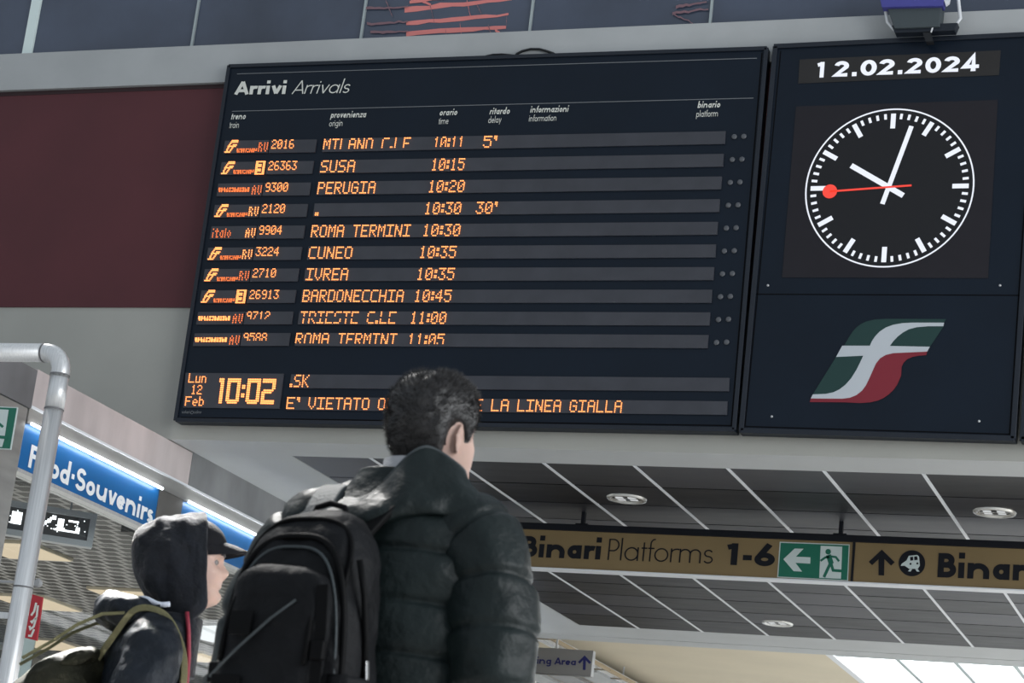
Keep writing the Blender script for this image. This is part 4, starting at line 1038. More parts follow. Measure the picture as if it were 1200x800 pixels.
def hand(mb, wrist, fwd, side, palm_n):
    """palm, five curled fingers: fwd = direction of the fingers, side = towards the thumb, palm_n = where the palm looks"""
    w = Vector(wrist); f = Vector(fwd).normalized(); s = Vector(side).normalized(); pn = Vector(palm_n).normalized()
    rows = []
    for t, hw, th in ((-0.02, 0.024, 0.019), (0.02, 0.032, 0.017), (0.05, 0.041, 0.016), (0.085, 0.042, 0.014), (0.095, 0.039, 0.011)):
        c = w+f*t
        rows.append([tuple(c+s*hw*math.cos(2*PI*j/16)+pn*th*math.sin(2*PI*j/16)) for j in range(16)])
    mb.rings(rows)
    for k, (o, ln) in enumerate(((0.031, 0.072), (0.010, 0.080), (-0.011, 0.074), (-0.031, 0.058))):
        p = w+f*0.082+s*o; d = f.copy(); pts = [tuple(p-f*0.02)]; q = p
        for j, (fr, an) in enumerate(((0.45, 22), (0.30, 38), (0.25, 30))):
            pts.append(tuple(q)); ax = f.cross(pn); d = (Matrix.Rotation(math.radians(an), 3, ax) @ d) if True else d
            q = q+d*ln*fr
        pts.append(tuple(q)); mb.tube(pts, [0.0095, 0.0095, 0.0088, 0.008, 0.006], 10)
    p = w+f*0.025+s*0.026
    mb.tube([tuple(p-s*0.012), tuple(p+s*0.020+f*0.020+pn*0.006), tuple(p+s*0.032+f*0.048+pn*0.014), tuple(p+s*0.030+f*0.074+pn*0.024)], [0.013, 0.012, 0.0105, 0.007], 10)
def remesh(mb, name, material, parent, voxel, smooth_it=2):
    o = mb.build(name+'_src', material)
    md = o.modifiers.new('r', 'REMESH'); md.mode = 'VOXEL'; md.voxel_size = voxel; md.use_smooth_shade = True
    if smooth_it:
        sm = o.modifiers.new('s', 'SMOOTH'); sm.iterations = smooth_it; sm.factor = 0.5
    dg = bpy.context.evaluated_depsgraph_get()
    me = bpy.data.meshes.new_from_object(o.evaluated_get(dg)); me.name = name
    bpy.data.objects.remove(o)
    for p in me.polygons: p.use_smooth = True
    if not me.materials: me.materials.append(material)
    r = bpy.data.objects.new(name, me); COL.objects.link(r); r.parent = parent
    return r
def wrinkle(p, c, amp, f, seed=0.0, st=(1, 1, 1)):
    v = Vector((p[0]*f*st[0]+seed, p[1]*f*st[1], p[2]*f*st[2]))
    d = noise.noise(v)*amp+noise.noise(v*2.3)*amp*0.4
    x, y, z = p[0]-c[0], p[1]-c[1], p[2]-c[2]; l = math.sqrt(x*x+y*y+z*z) or 1
    return (p[0]+x/l*d, p[1]+y/l*d, p[2]+z/l*d)
def puff(z, z0, pitch, depth):
    t = ((z-z0)/pitch) % 1.0
    d = min(t, 1-t)*pitch
    return depth*(0.70*(1-math.exp(-(d/0.0075)**2))+0.30*math.sin(PI*t))
def sleeve(mb, pts, rs, pitch, depth, seed, seg=40, amp=0.007, f=9):
    tab = [(i,)+tuple(p)+(r,) for i, (p, r) in enumerate(zip(pts, rs))]; n = (len(pts)-1)*40
    P_ = []; L = 0
    for k in range(n+1):
        x, y, z, r = crom(tab, k/40); P_.append((Vector((x, y, z)), r))
    rows = []; up = Vector((0, 1, 0))
    for k in range(n+1):
        c, r = P_[k]; t = (P_[min(n, k+1)][0]-P_[max(0, k-1)][0]).normalized()
        if k: L += (c-P_[k-1][0]).length
        u = (up-t*up.dot(t)).normalized(); w = t.cross(u); rr_ = r+puff(L, 0, pitch, depth)-depth*0.5
        rows.append([wrinkle(c+(u*math.cos(2*PI*j/seg)+w*math.sin(2*PI*j/seg))*rr_, c, amp, f, seed) for j in range(seg)])
    mb.rings(rows)
def legs_shoes(parent, hip, h, tr, sh, so, hw=0.095):
    """trousers as one mesh, two shoes with soles"""
    mb = MB(); mb.rings([se(0, -0.005, z, rx, ry, 2.3, 40) for z, rx, ry in ((hip-0.10, 0.165, 0.12), (hip-0.04, 0.172, 0.125), (hip+0.03, 0.168, 0.12), (hip+0.10, 0.158, 0.112))])
    for s in (-1, 1):
        limb_rings(mb, [(s*hw, 0, hip), (s*(hw+0.008), 0.01, hip*0.54), (s*(hw+0.012), -0.015, hip*0.25), (s*(hw+0.014), -0.012, 0.075)], [0.092, 0.07, 0.062, 0.058], 24)
    remesh(mb, 'trousers', tr, parent, 0.010, 2)
    for s in (-1, 1):
        x = s*(hw+0.016); rows = []
        for t, w, hh in ((-0.085, 0.020, 0.05), (-0.07, 0.036, 0.085), (-0.02, 0.042, 0.10), (0.04, 0.046, 0.085), (0.10, 0.050, 0.060), (0.15, 0.046, 0.045), (0.18, 0.026, 0.032)):
            rows.append([(x+w*math.copysign(abs(math.cos(2*PI*j/20))**0.8, math.cos(2*PI*j/20)), t, 0.022+hh/2+hh/2*math.sin(2*PI*j/20)) for j in range(20)])
        so_ = MB().rings(rows).build('shoe', sh, parent, smooth=True, subsurf=1)
        MB().rings([[(x+k*0.050*math.cos(2*PI*j/28)*(1 if math.sin(2*PI*j/28) > 0 else 0.86), 0.05+0.142*k*math.sin(2*PI*j/28), z) for j in range(28)] for z, k in ((0.0, 0.97), (0.006, 1.0), (0.020, 1.0), (0.026, 0.95))]).build('sole', so, so_)

# ---- the man in the dark green jacket
mp = onY(466, 600, 3.9)
man = thing('person', 'person with short dark hair and dark green puffer jacket, seen from behind looking up', 'person', (mp[0], 3.9, 0), math.radians(-6))
CH = 1.545                                         # height of the chin
body = MB()
turn_m = head_mesh(body, CH, yaw=math.radians(15), pitch=math.radians(8), sc=0.935, off=(0.056, 0.040))
body.rings([se(0, cy, z, rx, ry, 2.2, 40) for z, rx, ry, cy in ((0.88, 0.150, 0.105, 0), (1.00, 0.145, 0.100, 0), (1.12, 0.142, 0.098, 0), (1.25, 0.160, 0.105, 0), (1.36, 0.168, 0.105, -0.01), (1.43, 0.150, 0.09, -0.015), (1.47, 0.105, 0.075, -0.02), (1.50, 0.065, 0.062, -0.02))])
ARMS = {1: [(0.150, -0.01, 1.425), (0.215, -0.012, 1.385), (0.248, -0.035, 1.13), (0.232, 0.10, 0.93)], -1: [(-0.150, -0.01, 1.425), (-0.215, -0.012, 1.385), (-0.250, -0.035, 1.13), (-0.232, 0.10, 0.93)]}
for s in (-1, 1):
    limb_rings(body, ARMS[s], [0.055, 0.050, 0.039, 0.026], 18)
    hand(body, (s*0.230, 0.125, 0.895), (-s*0.05, 0.35, -0.9), (-s*0.35, 0.85, 0.3), (-s*0.9, -0.15, -0.1))
    limb_rings(body, [(s*0.09, 0, 0.90), (s*0.098, 0.01, 0.50), (s*0.105, -0.01, 0.25), (s*0.108, -0.01, 0.06)], [0.080, 0.055, 0.048, 0.036], 18)
remesh(body, 'body', M['skin'], man, 0.0042, 2)
legs_shoes(man, 0.90, 0, M['trousers'], M['shoe'], M['sole'])
# hair: cap of short hair following the skull, with strands
def hair_limit(az):
    """lowest height of the hair (above the chin) around the head; az = 0 front, pi back"""
    a = abs(az)
    return crom([(0.0, 0.178), (0.5, 0.174), (0.85, 0.150), (1.05, 0.130), (1.25, 0.100), (1.38, 0.096), (1.48, 0.132), (1.80, 0.134), (2.0, 0.090), (2.15, 0.056), (2.4, 0.044), (PI, 0.038)], a)[0]
hb = MB(); rows = []; hpts = []
NA, NZ = 96, 40
for i in range(NZ+1):
    ring = []
    for j in range(NA):
        az = -PI+2*PI*j/NA; lo = hair_limit(az); z = lo+(0.2352-lo)*(i/NZ)
        yf, yb, w = crom(HEAD, z)
        sx, cy_ = math.sin(az), math.cos(az)
        x = w*math.copysign(abs(sx)**(2/2.25), sx); y = (yf if cy_ > 0 else -yb)*math.copysign(abs(cy_)**(2/2.25), cy_)
        edge = min(1.0, (z-lo)/0.035)
        th = (0.0015+0.0085*edge**0.7)*(1.0 if cy_ < 0.3 else 1.25)+0.004*min(1, max(0, (z-0.17)/0.05))
        nx, ny, nz = x/w/max(w, .02), y/0.0096, max(0, (z-0.13))/0.011*0.7
        l = math.sqrt((x/0.075)**2+(y/0.098)**2+(max(0, z-0.12)/0.11)**2) or 1
        nv = Vector((x/0.075/l, y/0.098/l, max(0, z-0.12)/0.11/l)).normalized()
        d = th*(1+0.35*noise.noise(Vector((x*60, y*60, z*60))))
        p = Vector((x, y, z))+nv*d; ring.append(turn_m(tuple(p)))
        if i > 0 and i < NZ: hpts.append((Vector((x, y, z))+nv*d*0.7, nv, edge, az))
    rows.append(ring)
hb.rings(rows)
rh = random.Random(4)
for k in range(15000):
    p, nv, e, az = rh.choice(hpts)
    p = p+Vector((rh.uniform(-1, 1), rh.uniform(-1, 1), rh.uniform(-1, 1)))*0.003
    down = Vector((0.15*math.sin(az), -0.55, -0.35)) if p.z < 0.19 else Vector((0.3, 0.8, 0.5))
    d = (nv*0.8+down*0.6+Vector((rh.uniform(-1, 1), rh.uniform(-1, 1), rh.uniform(-1, 1)))*0.45).normalized()
    ln = (0.004+0.009*e)*rh.uniform(0.7, 1.2)*(1.25 if p.z > 0.19 else 1)
    sd = d.cross(Vector((rh.uniform(-1, 1), rh.uniform(-1, 1), rh.uniform(-1, 1)))).normalized()*0.0007
    hb.add([turn_m(tuple(p-sd)), turn_m(tuple(p+sd)), turn_m(tuple(p+d*ln))], [(0, 1, 2)])
hair = hb.build('hair', M['hair'], man, smooth=True); hair['kind'] = 'stuff'

# jacket: quilted torso and sleeves
jk = MB()
TOR = [(0.74, 0.205, 0.150, 0.0), (0.80, 0.212, 0.158, 0.0), (0.95, 0.208, 0.158, 0.0), (1.10, 0.212, 0.160, 0.0), (1.25, 0.222, 0.162, -0.005), (1.38, 0.224, 0.152, -0.01), (1.438, 0.207, 0.140, -0.012), (1.478, 0.168, 0.122, -0.015), (1.508, 0.120, 0.102, -0.014), (1.535, 0.090, 0.088, -0.010), (1.56, 0.078, 0.080, -0.004)]
rows = []
for k in range(251):
    z = 0.74+0.82*k/250; rx, ry, cy = crom(TOR, z)
    f_ = 1 if z < 1.40 else max(0, (1.50-z)/0.10)
    d = (puff(z, 0.80, 0.098, 0.010)-0.005)*f_
    rows.append([wrinkle(p, (0, cy, z), 0.007, 9.0, 3.0, (1, 1, 1.6)) for p in se(0, cy, z, rx+d, ry+d, 2.35, 72)])
jk.rings(rows)
for s in (-1, 1):
    a = ARMS[s]
    sleeve(jk, [(s*0.095, -0.012, 1.455), (s*0.170, -0.014, 1.436), (s*0.226, -0.018, 1.355), (s*0.266, -0.035, 1.14), (s*0.272, 0.02, 1.02), (s*0.240, 0.105, 0.925)], [0.070, 0.086, 0.087, 0.080, 0.072, 0.055], 0.098, 0.011, 5.0+s, 48, 0.011)
jacket = jk.build('jacket', M['puffer'], man, smooth=True)
# hood lying behind the neck: a thick folded ring, deep at the back, pulled to a peak
hd = MB(); rows = []; rim = []
def dg_(a, c, w):
    d = (math.degrees(a)-c+180) % 360-180
    return math.exp(-(d/w)**2)
for k in range(121):
    a = 2*PI*k/120; ca, sa = math.cos(a), math.sin(a)          # a = 0 right, 90 front, -90 back
    zt_h = 1.506+0.090*dg_(a, -46, 30)+0.040*dg_(a, -160, 38)+0.030*dg_(a, -5, 26)
    zb_h = 1.475-0.070*dg_(a, -98, 42)-0.025*dg_(a, -160, 30)-0.012*dg_(a, -15, 30)
    th_ = 0.020+0.036*dg_(a, -100, 48)+0.012*dg_(a, -165, 30)+0.008*dg_(a, -5, 30)
    r0x, r0y = 0.094+0.052*dg_(a, -8, 34), 0.080
    o = Vector((ca, sa, 0)); lean = 0.045+0.030*dg_(a, -100, 60)+0.03*dg_(a, 0, 40)
    ring = []
    for j in range(40):
        b = 2*PI*j/40; s_ = 0.5+0.5*math.sin(b)
        t = th_*(0.22+0.78*(1-s_)**0.6)
        r = lean*(1-s_)**1.2+t*math.cos(b)+(0.012*dg_(a, -50, 30)*s_)
        p = Vector((r0x*ca+0.008, r0y*sa-0.016, zb_h+(zt_h-zb_h)*s_))+o*r
        # soft crossing folds
        f1 = 0.010*(1-abs(noise.noise(Vector((p.x*11+p.z*9, p.y*7, p.z*13+4))))*3.0)*min(1, th_/0.045)
        ring.append(wrinkle(tuple(p+o*f1*(1-0.6*s_)), (0.0, -0.02, p.z), 0.010, 15.0, 9.0, (1.3, 1.3, 1.0)))
    rows.append(ring); rim.append(max(ring, key=lambda q: q[2]))
hd.rings(rows, cap=False)
hood = hd.build('hood', M['puffer'], man, smooth=True)
seam = MB(); seam.tube([rim[k] for k in range(66, 118)], 0.0035, 8); seam.build('hood_piping', M['strap_grey'], man, smooth=True)
co = MB()
co.rings([[(x+0.034, y+0.020, z+CH) for x, y, z in se(0.0, -0.020, zz_, rx, ry, 2.1, 48)] for zz_, rx, ry in ((-0.10, 0.070, 0.070), (-0.05, 0.068, 0.068), (0.040, 0.069, 0.069), (0.042, 0.065, 0.065), (-0.05, 0.0605, 0.062))], cap=False)
co.build('shirt_collar', M['collar'], man, smooth=True)

# ---- black backpack on the man's back
bpw, bpd = 0.132, 0.088
bx_, by_ = -0.018, -0.262
pk = wp = thing('backpack', 'black fabric backpack with front pocket worn on the back of the green jacket', 'backpack', tuple((Matrix.Rotation(math.radians(-6), 4, 'Z') @ Vector((bx_, by_, 0)))+Vector((float(mp[0]), 3.9, 0.97))), math.radians(-6))
PK = [(0.0, 0.105, 0.068, 0.0), (0.015, 0.122, 0.082, 0), (0.08, 0.134, 0.094, 0.0), (0.20, 0.136, 0.095, 0), (0.30, 0.130, 0.088, 0.002), (0.37, 0.118, 0.076, 0.010), (0.42, 0.098, 0.060, 0.022), (0.452, 0.070, 0.042, 0.036), (0.468, 0.030, 0.018, 0.046)]
mb = MB(); rows = []
for k in range(71):
    z = 0.468*k/70; rx, ry, cy = crom(PK, z)
    rows.append([wrinkle(wrinkle(p, (0, cy, z), 0.008, 11.0, 21.0, (1, 1, 0.8)), (0, cy, z), 0.004, 34.0, 2.0, (1, 1, 0.5)) for p in se(0, cy, z, rx, ry, 3.0, 72)])
mb.rings(rows); mb.build('main_body', M['pack'], pk, smooth=True)
PP = [(0.0, 0.075, 0.030), (0.012, 0.092, 0.044), (0.06, 0.100, 0.052), (0.15, 0.100, 0.050), (0.22, 0.096, 0.044), (0.26, 0.082, 0.034), (0.276, 0.050, 0.020)]
mb = MB(); rows = []
for k in range(45):
    z = 0.276*k/44; rx, ry = crom(PP, z)
    rows.append([wrinkle(p, (0, 0, z), 0.006, 14.0, 31.0) for p in se(0.004, -0.088, z+0.060, rx, ry, 3.2, 56)])
mb.rings(rows); fp = mb.build('front_pocket', M['pack'], pk, smooth=True)
# zips: dark piping arches
def arch(w, h0, h1, y, n=24, cx=0.0, k=3.0):
    pts = []
    for i in range(n+1):
        a = PI*i/n; pts.append((cx+w*math.copysign(abs(math.cos(a))**(2/k), math.cos(a)), y(math.sin(a)), h0+(h1-h0)*abs(math.sin(a))**(2/k)))
    return pts
MB().tube(arch(0.088, 0.155, 0.325, lambda s: -0.128+0.018*s, cx=0.004), 0.0055, 8).build('pocket_zip', M['pack_trim'], fp, smooth=True)
def on_pack(x, z, out=0.0):
    rx, ry, cy = crom(PK, z); q = min(0.985, abs(x)/rx)
    return cy-ry*(1-q**3)**(1/3)-out
def on_pack_arch(w, h0, h1, out, n=40, k=3.0):
    q = arch(w, h0, h1, lambda s: 0, n, 0.0, k); r_ = []
    for x, y, z in q:
        rx = crom(PK, z)[0]; x = max(-rx*0.985, min(rx*0.985, x)); r_.append((x, on_pack(x, z, out), z))
    return r_
MB().tube(on_pack_arch(0.128, 0.08, 0.400, 0.003), 0.0065, 8).build('main_zip', M['pack_trim'], pk, smooth=True)
MB().tube(on_pack_arch(0.120, 0.06, 0.378, 0.002), 0.0030, 8).build('panel_seam', M['strap_grey'], pk, smooth=True)
MB().tube(on_pack_arch(0.112, 0.30, 0.440, 0.002), 0.0045, 8).build('lid_seam', M['pack_trim'], pk, smooth=True)
zp_ = [(0.128, -0.045, 0.36), (0.138, -0.030, 0.30), (0.143, -0.012, 0.22), (0.142, 0.0, 0.15)]
MB().tube(zp_, 0.006, 8).build('side_zip', M['pack_trim'], pk, smooth=True)
MB().ribbon([(0.146, -0.004, 0.185), (0.150, -0.003, 0.155), (0.149, -0.002, 0.125)], 0.010, 0.004, (0, 1, 0)).build('zip_puller', M['zip_metal'], pk, bevel=0.001)
# webbing, patches, loops
MB().ribbon([(-0.040, -0.141, 0.245), (-0.040, -0.146, 0.222), (-0.040, -0.146, 0.200)], 0.045, 0.004, (1, 0, 0)).build('webbing_loop', M['pack_trim'], fp, bevel=0.001)
MB().box(-0.085, -0.025, -0.1475, -0.140, 0.095, 0.130).build('patch', M['pack_trim'], fp, bevel=0.004)
MB().ribbon([(0.062, -0.135, 0.268), (0.02, -0.143, 0.232), (-0.04, -0.146, 0.175), (-0.095, -0.136, 0.125)], 0.0045, 0.003, (0, -0.3, 1)).build('compression_cord', M['strap_grey'], fp)
for x, sgn in ((0.112, 1),):
    MB().ribbon([(x*0.9, -0.115, 0.30), (x, -0.120, 0.22), (x, -0.118, 0.12)], 0.020, 0.004, (1, 0.2, 0)).build('compression_strap', M['pack_trim'], pk)
    MB().box(x-0.014, x+0.014, -0.128, -0.112, 0.165, 0.200).build('buckle', M['pack_trim'], pk, bevel=0.004)
mb = MB(); rows = []
for k in range(25):
    z = -0.002+0.15*k/24; rx = 0.034+0.010*math.sin(PI*k/24)
    rows.append([wrinkle(p, (0.135, 0, z), 0.007, 22.0, 41.0) for p in se(0.128, -0.010, z, rx, 0.072+0.006*math.sin(PI*k/24), 2.3, 40)])
mb.rings(rows).build('side_pocket', M['pack'], pk, smooth=True)
MB().box(-0.160, -0.138, -0.050, -0.020, 0.125, 0.165).build('side_buckle', M['pack_trim'], pk, bevel=0.004)
MB().tube([(-0.040, 0.045, 0.450), (-0.030, 0.042, 0.476), (0.0, 0.040, 0.484), (0.030, 0.042, 0.476), (0.040, 0.045, 0.450)], 0.006, 10).build('grab_handle', M['pack_trim'], pk, smooth=True)
# shoulder straps running over the jacket shoulders
for s in (-1, 1):
    c = -bx_+s*0.100
    pts = [(s*0.050, 0.060, 0.425), (s*0.070-bx_*0.5, 0.105, 0.492), (c-s*0.006, 0.165, 0.540), (c, 0.235, 0.553), (c+s*0.004, 0.315, 0.525), (c+s*0.008, 0.392, 0.455), (c+s*0.010, 0.445, 0.34), (c+s*0.020, 0.452, 0.22), (c+s*0.08, 0.38, 0.12), (c+s*0.115, 0.26, 0.07)]
    tab = [(i,)+p for i, p in enumerate(pts)]
    q = [tuple(crom(tab, k/5)) for k in range((len(pts)-1)*5+1)]
    MB().ribbon(q, 0.058, 0.014, (1, 0, 0)).build('shoulder_strap', M['strap_grey'] if s < 0 else M['pack_trim'], pk, smooth=False, bevel=0.004)

# ---- the person in the hood and cap
kp_ = onY(194, 655, 5.4); KR = math.radians(-56)
kid = thing('person', 'person in black hood and cap with dark jacket, seen in profile facing right', 'person', (kp_[0], 5.4, 0), KR)
CK = 1.540
body = MB(); turn_k = head_mesh(body, CK, yaw=math.radians(0), pitch=math.radians(6), off=(0, 0.085))
body.rings([se(0, cy, z, rx, ry, 2.2, 40) for z, rx, ry, cy in ((0.86, 0.140, 0.100, 0), (1.00, 0.135, 0.095, 0), (1.12, 0.132, 0.092, 0), (1.25, 0.150, 0.10, 0), (1.34, 0.158, 0.10, -0.01), (1.40, 0.140, 0.085, -0.015), (1.44, 0.100, 0.072, -0.02), (1.475, 0.062, 0.060, -0.02))])
KARM = {s: [(s*0.140, -0.01, 1.385), (s*0.200, -0.012, 1.350), (s*0.228, -0.045, 1.10), (s*0.205, 0.115, 0.925)] for s in (-1, 1)}
for s in (-1, 1):
    limb_rings(body, KARM[s], [0.050, 0.046, 0.036, 0.025], 18)
    hand(body, (s*0.202, 0.145, 0.900), (-s*0.05, 0.5, -0.8), (-s*0.35, 0.8, 0.4), (-s*0.9, -0.15, -0.1))
    limb_rings(body, [(s*0.085, 0, 0.88), (s*0.093, 0.01, 0.48), (s*0.10, -0.01, 0.24), (s*0.103, -0.01, 0.06)], [0.075, 0.052, 0.046, 0.035], 18)
remesh(body, 'body', M['skin'], kid, 0.0036, 1)
for s in (-1, 1):
    e = MB(); e.ball((0, 0, 0), 0.0102, 16, 12); o = e.build('eye', M['eye'], kid, smooth=True); o.location = turn_k((s*0.031, 0.0672, 0.112))
    ii = MB(); p = Vector((0, 0.0098, 0.0)); ii.rings([[(r*math.cos(2*PI*j/16), y, r*math.sin(2*PI*j/16)) for j in range(16)] for r, y in ((0.0060, 0.0080), (0.0045, 0.0098), (0.001, 0.0108))]); ii.build('iris', M['hair'], o, smooth=True)
    eb = MB(); eb.tube([turn_k((s*x, y, z)) for x, y, z in ((0.010, 0.0965, 0.129), (0.020, 0.0955, 0.1325), (0.034, 0.0915, 0.1340), (0.048, 0.0820, 0.1310))], [0.0016, 0.0036, 0.0034, 0.0014], 8); eb.build('eyebrow', M['hair'], kid, smooth=True)
legs_shoes(kid, 0.88, 0, M['trousers'], M['shoe'], M['sole'], 0.09)
hk = MB(); rows = []
for i in range(15):
    z = 0.05+0.18*i/14; yf, yb, w = crom(HEAD, z); rows.append([turn_k(p) for p in se(0, -0.034, z, w+0.004, 0.074 if z < 0.16 else max(0.02, (yf-yb)/2*0.80), 2.2, 48)])
hk.rings(rows); hk.build('hair', M['hair'], kid, smooth=True)
# cap
cp_ = MB(); rows = []
for i in range(25):
    z = 0.150+0.092*i/24; k = (i/24)
    rr_ = math.sqrt(max(0.0, 1-k**2.3)); rows.append([turn_k(p) for p in se(0, -0.004, z, 0.084*max(rr_, 0.03), 0.108*max(rr_, 0.03), 2.15, 56)])
cp_.rings(rows); cap = cp_.build('cap', M['cap'], kid, smooth=True)
top, bot = [], []
for i in range(17):
    u = -1+2*i/16; x = u*0.082
    y0 = 0.102*math.sqrt(max(0, 1-(u*0.90)**2))-0.006; ln = 0.070*(1-abs(u)**2.6*0.96)
    for v in (0, 0.25, 0.5, 0.75, 1.0):
        z = 0.174-0.016*v-0.008*v*v-0.020*u*u
        top.append(turn_k((x*(1-0.06*v), y0+ln*v, z))); bot.append(turn_k((x*(1-0.06*v), y0+ln*v, z-0.0045)))
fs = []; N_ = len(top)
for i in range(16):
    for j in range(4):
        a, b, c, d = i*5+j, i*5+j+1, (i+1)*5+j+1, (i+1)*5+j
        fs += [(a, b, c, d), (a+N_, d+N_, c+N_, b+N_)]
for i in range(16): fs += [(i*5+4, i*5+4+N_, (i+1)*5+4+N_, (i+1)*5+4), (i*5, (i+1)*5, (i+1)*5+N_, i*5+N_)]
for j in range(4): fs += [(j, j+N_, j+1+N_, j+1), (80+j, 81+j, 81+j+N_, 80+j+N_)]
MB().add(top+bot, fs).build('brim', M['cap'], cap, smooth=True, bevel=0.001)
# hood of the sweatshirt, open at the face, running down to the neck
HO = [(-0.164, 0.138, 0.018, 0.026), (-0.159, 0.136, 0.045, 0.052), (-0.142, 0.128, 0.074, 0.083), (-0.108, 0.112, 0.096, 0.118), (-0.062, 0.098, 0.106, 0.149), (-0.015, 0.082, 0.108, 0.172), (0.012, 0.072, 0.107, 0.184), (0.033, 0.064, 0.103, 0.190)]
hd = MB(); rows = []
def hring(y, zc_, rx, rz, amp):
    r = []
    for j in range(72):
        a = 2*PI*j/72; c, s = math.cos(a), math.sin(a)
        p = (rx*math.copysign(abs(c)**(2/2.2), c), y+0.018*max(0, -s)*(1 if y > 0 else 0.2), zc_+rz*math.copysign(abs(s)**(2/2.2), s))
        p = wrinkle(p, (0, 0, zc_), amp, 14.0, 13.0, (1, 1.4, 1.0)); r.append(turn_k(p))
    return r
for k in range(46):
    y = -0.164+0.197*k/45; zc_, rx, rz = crom(HO, y); rows.append(hring(y, zc_, rx, rz, 0.016*min(1, max(0.1, (y+0.164)/0.04))*(1 if y < 0.01 else 0.55)))
for y, sh in ((0.039, 0.004), (0.037, 0.009), (0.028, 0.012), (-0.01, 0.014)):
    zc_, rx, rz = crom(HO, min(y, 0.033)); rows.append(hring(y, zc_, rx-sh, rz-sh, 0.004))
hd.rings(rows, cap=False)
hd.add(rows[0], [tuple(range(71, -1, -1))])
hood_k = hd.build('hood', M['hoodie'], kid, smooth=True)
sw = MB(); rows = []
for k in range(30):
    z = 1.33+0.165*k/29; rx, ry, cy = crom([(1.33, 0.130, 0.112, 0.016), (1.40, 0.120, 0.104, 0.022), (1.45, 0.108, 0.098, 0.032), (1.495, 0.094, 0.088, 0.042)], z)
    rows.append([wrinkle(p, (0, cy, z), 0.006, 14, 4.0) for p in se(0, cy, z, rx, ry, 2.2, 60)])
sw.rings(rows).build('sweatshirt', M['hoodie'], kid, smooth=True)
# jacket
jk = MB(); rows = []
TK = [(0.72, 0.195, 0.135, 0.0), (0.80, 0.200, 0.138, 0.0), (1.00, 0.192, 0.126, -0.004), (1.20, 0.200, 0.122, -0.008), (1.32, 0.202, 0.116, -0.012), (1.385, 0.188, 0.108, -0.014), (1.425, 0.152, 0.098, -0.012), (1.455, 0.122, 0.092, 0.000), (1.485, 0.106, 0.084, 0.008)]
for k in range(91):
    z = 0.72+0.755*k/90; rx, ry, cy = crom(TK, z)
    rows.append([wrinkle(p, (0, cy, z), 0.011, 9.0, 15.0, (1, 1, 1.5)) for p in se(0, cy, z, rx, ry, 2.3, 72)])
jk.rings(rows)
for s in (-1, 1):
    sleeve(jk, [(s*0.085, -0.012, 1.410), (s*0.152, -0.014, 1.390), (s*0.204, -0.018, 1.318), (s*0.230, -0.045, 1.11), (s*0.222, 0.02, 1.00), (s*0.204, 0.120, 0.92)], [0.062, 0.080, 0.082, 0.074, 0.066, 0.052], 0.30, 0.006, 25.0+s, 52, 0.013, 15)
jkk = jk.build('jacket', M['kid_jacket'], kid, smooth=True)
cl = MB(); rows = []
for k in range(65):
    a = PI*1.02+PI*0.96*(k/64)*1.0; ca, sa = math.cos(a), math.sin(a); back = max(0, -sa)
    c = Vector((0.120*ca, 0.004+0.108*sa-0.020*back, 1.474+0.018*back)); o = Vector((ca, sa, 0))
    rows.append([wrinkle(tuple(c+o*(0.026+0.024*back)*math.cos(2*PI*j/24)+Vector((0, 0, (0.030+0.018*back)*math.sin(2*PI*j/24)))), tuple(c), 0.014, 18, 6.0) for j in range(24)])
cl.rings(rows).build('collar', M['kid_jacket'], kid, smooth=True)
ln = MB(); ln.tube([(0.112*math.cos(a), 0.012+0.104*math.sin(a)-0.012*max(0, -math.sin(a)), 1.510+0.012*max(0, -math.sin(a))+0.004*math.sin(9*a)) for a in [PI*1.05+PI*0.98*k/40 for k in range(41)]], 0.0075, 10)
ln.build('collar_lining', M['jacket_lining'], kid, smooth=True)
MB().tube([(0.104, 0.072, 1.500), (0.102, 0.084, 1.450), (0.098, 0.096, 1.38), (0.092, 0.106, 1.25), (0.06, 0.118, 1.0), (0.05, 0.128, 0.75)], 0.006, 8).build('zip_edge', M['red_zip'], kid, smooth=True)

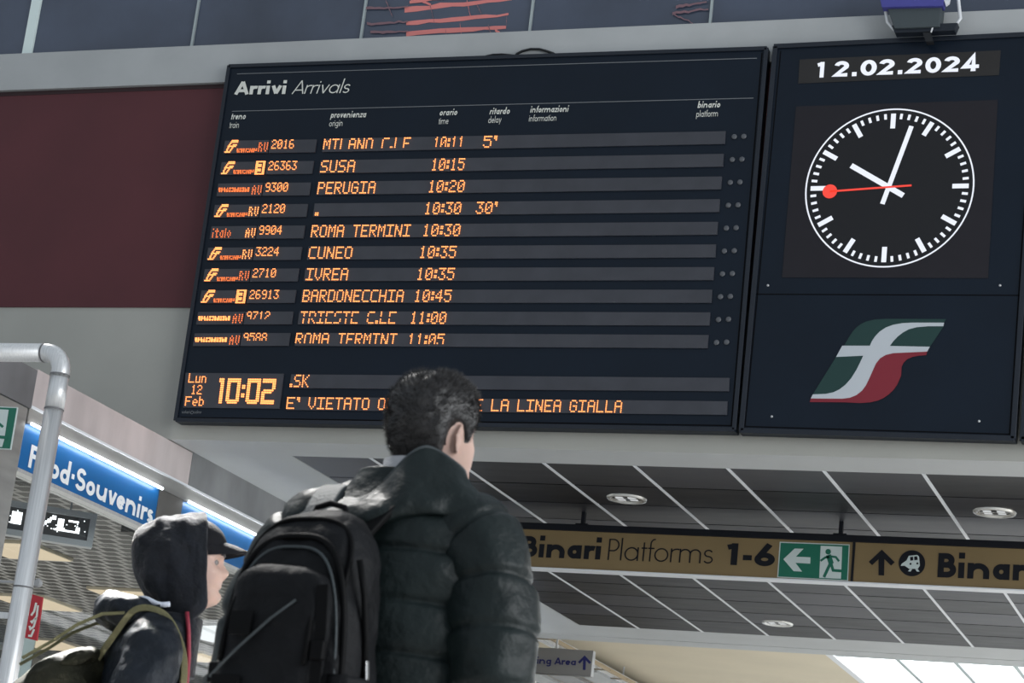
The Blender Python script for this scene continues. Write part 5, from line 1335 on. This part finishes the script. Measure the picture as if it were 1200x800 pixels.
# ---- olive backpack of that person
rz_ = Matrix.Rotation(KR, 4, 'Z')
ol = thing('backpack', 'olive green lumpy backpack with webbing straps worn by the person in the hood', 'backpack', tuple((rz_ @ Vector((0, -0.215, 0)))+Vector((float(kp_[0]), 5.4, 0.93))), KR)
OP = [(0.0, 0.115, 0.070, 0.0), (0.02, 0.135, 0.088, 0), (0.12, 0.150, 0.110, -0.014), (0.26, 0.150, 0.128, -0.036), (0.34, 0.144, 0.112, -0.020), (0.39, 0.125, 0.088, 0.006), (0.425, 0.085, 0.055, 0.030), (0.445, 0.03, 0.02, 0.040)]
mb = MB(); rows = []
for k in range(70):
    z = 0.445*k/69; rx, ry, cy = crom(OP, z); rows.append([wrinkle(p, (0, cy, z), 0.020, 13.0, 51.0) for p in se(0, cy, z, rx, ry, 2.8, 72)])
mb.rings(rows); mb.build('main_body', M['olive'], ol, smooth=True)
mb = MB(); rows = []
for k in range(40):
    z = 0.24*k/39; q = math.sin(PI*min(max(z/0.24, 0.04), 0.96))**0.35; rows.append([wrinkle(p, (0, -0.11, z), 0.014, 16.0, 61.0) for p in se(0, -0.105, z+0.06, 0.105*q, 0.062*q, 2.8, 56)])
mb.rings(rows).build('front_pocket', M['olive'], ol, smooth=True)
mb = MB(); rows = []
for k in range(30):
    x = -0.135+0.27*k/29; q = math.sin(PI*min(max((x+0.135)/0.27, 0.05), 0.95))**0.3
    rows.append([wrinkle((x, 0.012+0.075*q*math.cos(2*PI*j/32), 0.400+0.030*q*math.cos(2*PI*j/32)+0.036*q*math.sin(2*PI*j/32)), (x, -0.03, 0.40), 0.016, 17.0, 71.0) for j in range(32)])
mb.rings(rows).build('top_flap', M['olive'], ol, smooth=True)
for s in (-1, 1):
    pts = [(s*0.055, 0.060, 0.395), (s*0.080, 0.100, 0.475), (s*0.120, 0.140, 0.545), (s*0.140, 0.190, 0.556), (s*0.148, 0.240, 0.530), (s*0.158, 0.286, 0.450), (s*0.160, 0.300, 0.36), (s*0.162, 0.296, 0.26), (s*0.180, 0.26, 0.17), (s*0.215, 0.15, 0.06)]
    tab = [(i,)+p for i, p in enumerate(pts)]; q = [tuple(crom(tab, k/5)) for k in range((len(pts)-1)*5+1)]
    MB().ribbon(q, 0.048, 0.018, (1, 0, 0)).build('shoulder_strap', M['olive_strap'], ol, bevel=0.002)
    MB().box(s*0.160-0.026, s*0.160+0.026, 0.290, 0.322, 0.27, 0.315).build('buckle', M['pack_trim'], ol, bevel=0.004)
    MB().ribbon([(s*0.118, 0.120, 0.540), (s*0.105, 0.06, 0.530), (s*0.095, 0.0, 0.494), (s*0.088, -0.06, 0.440), (s*0.085, -0.13, 0.385)], 0.020, 0.008, (1, 0, 0)).build('load_strap', M['olive_strap'], ol)
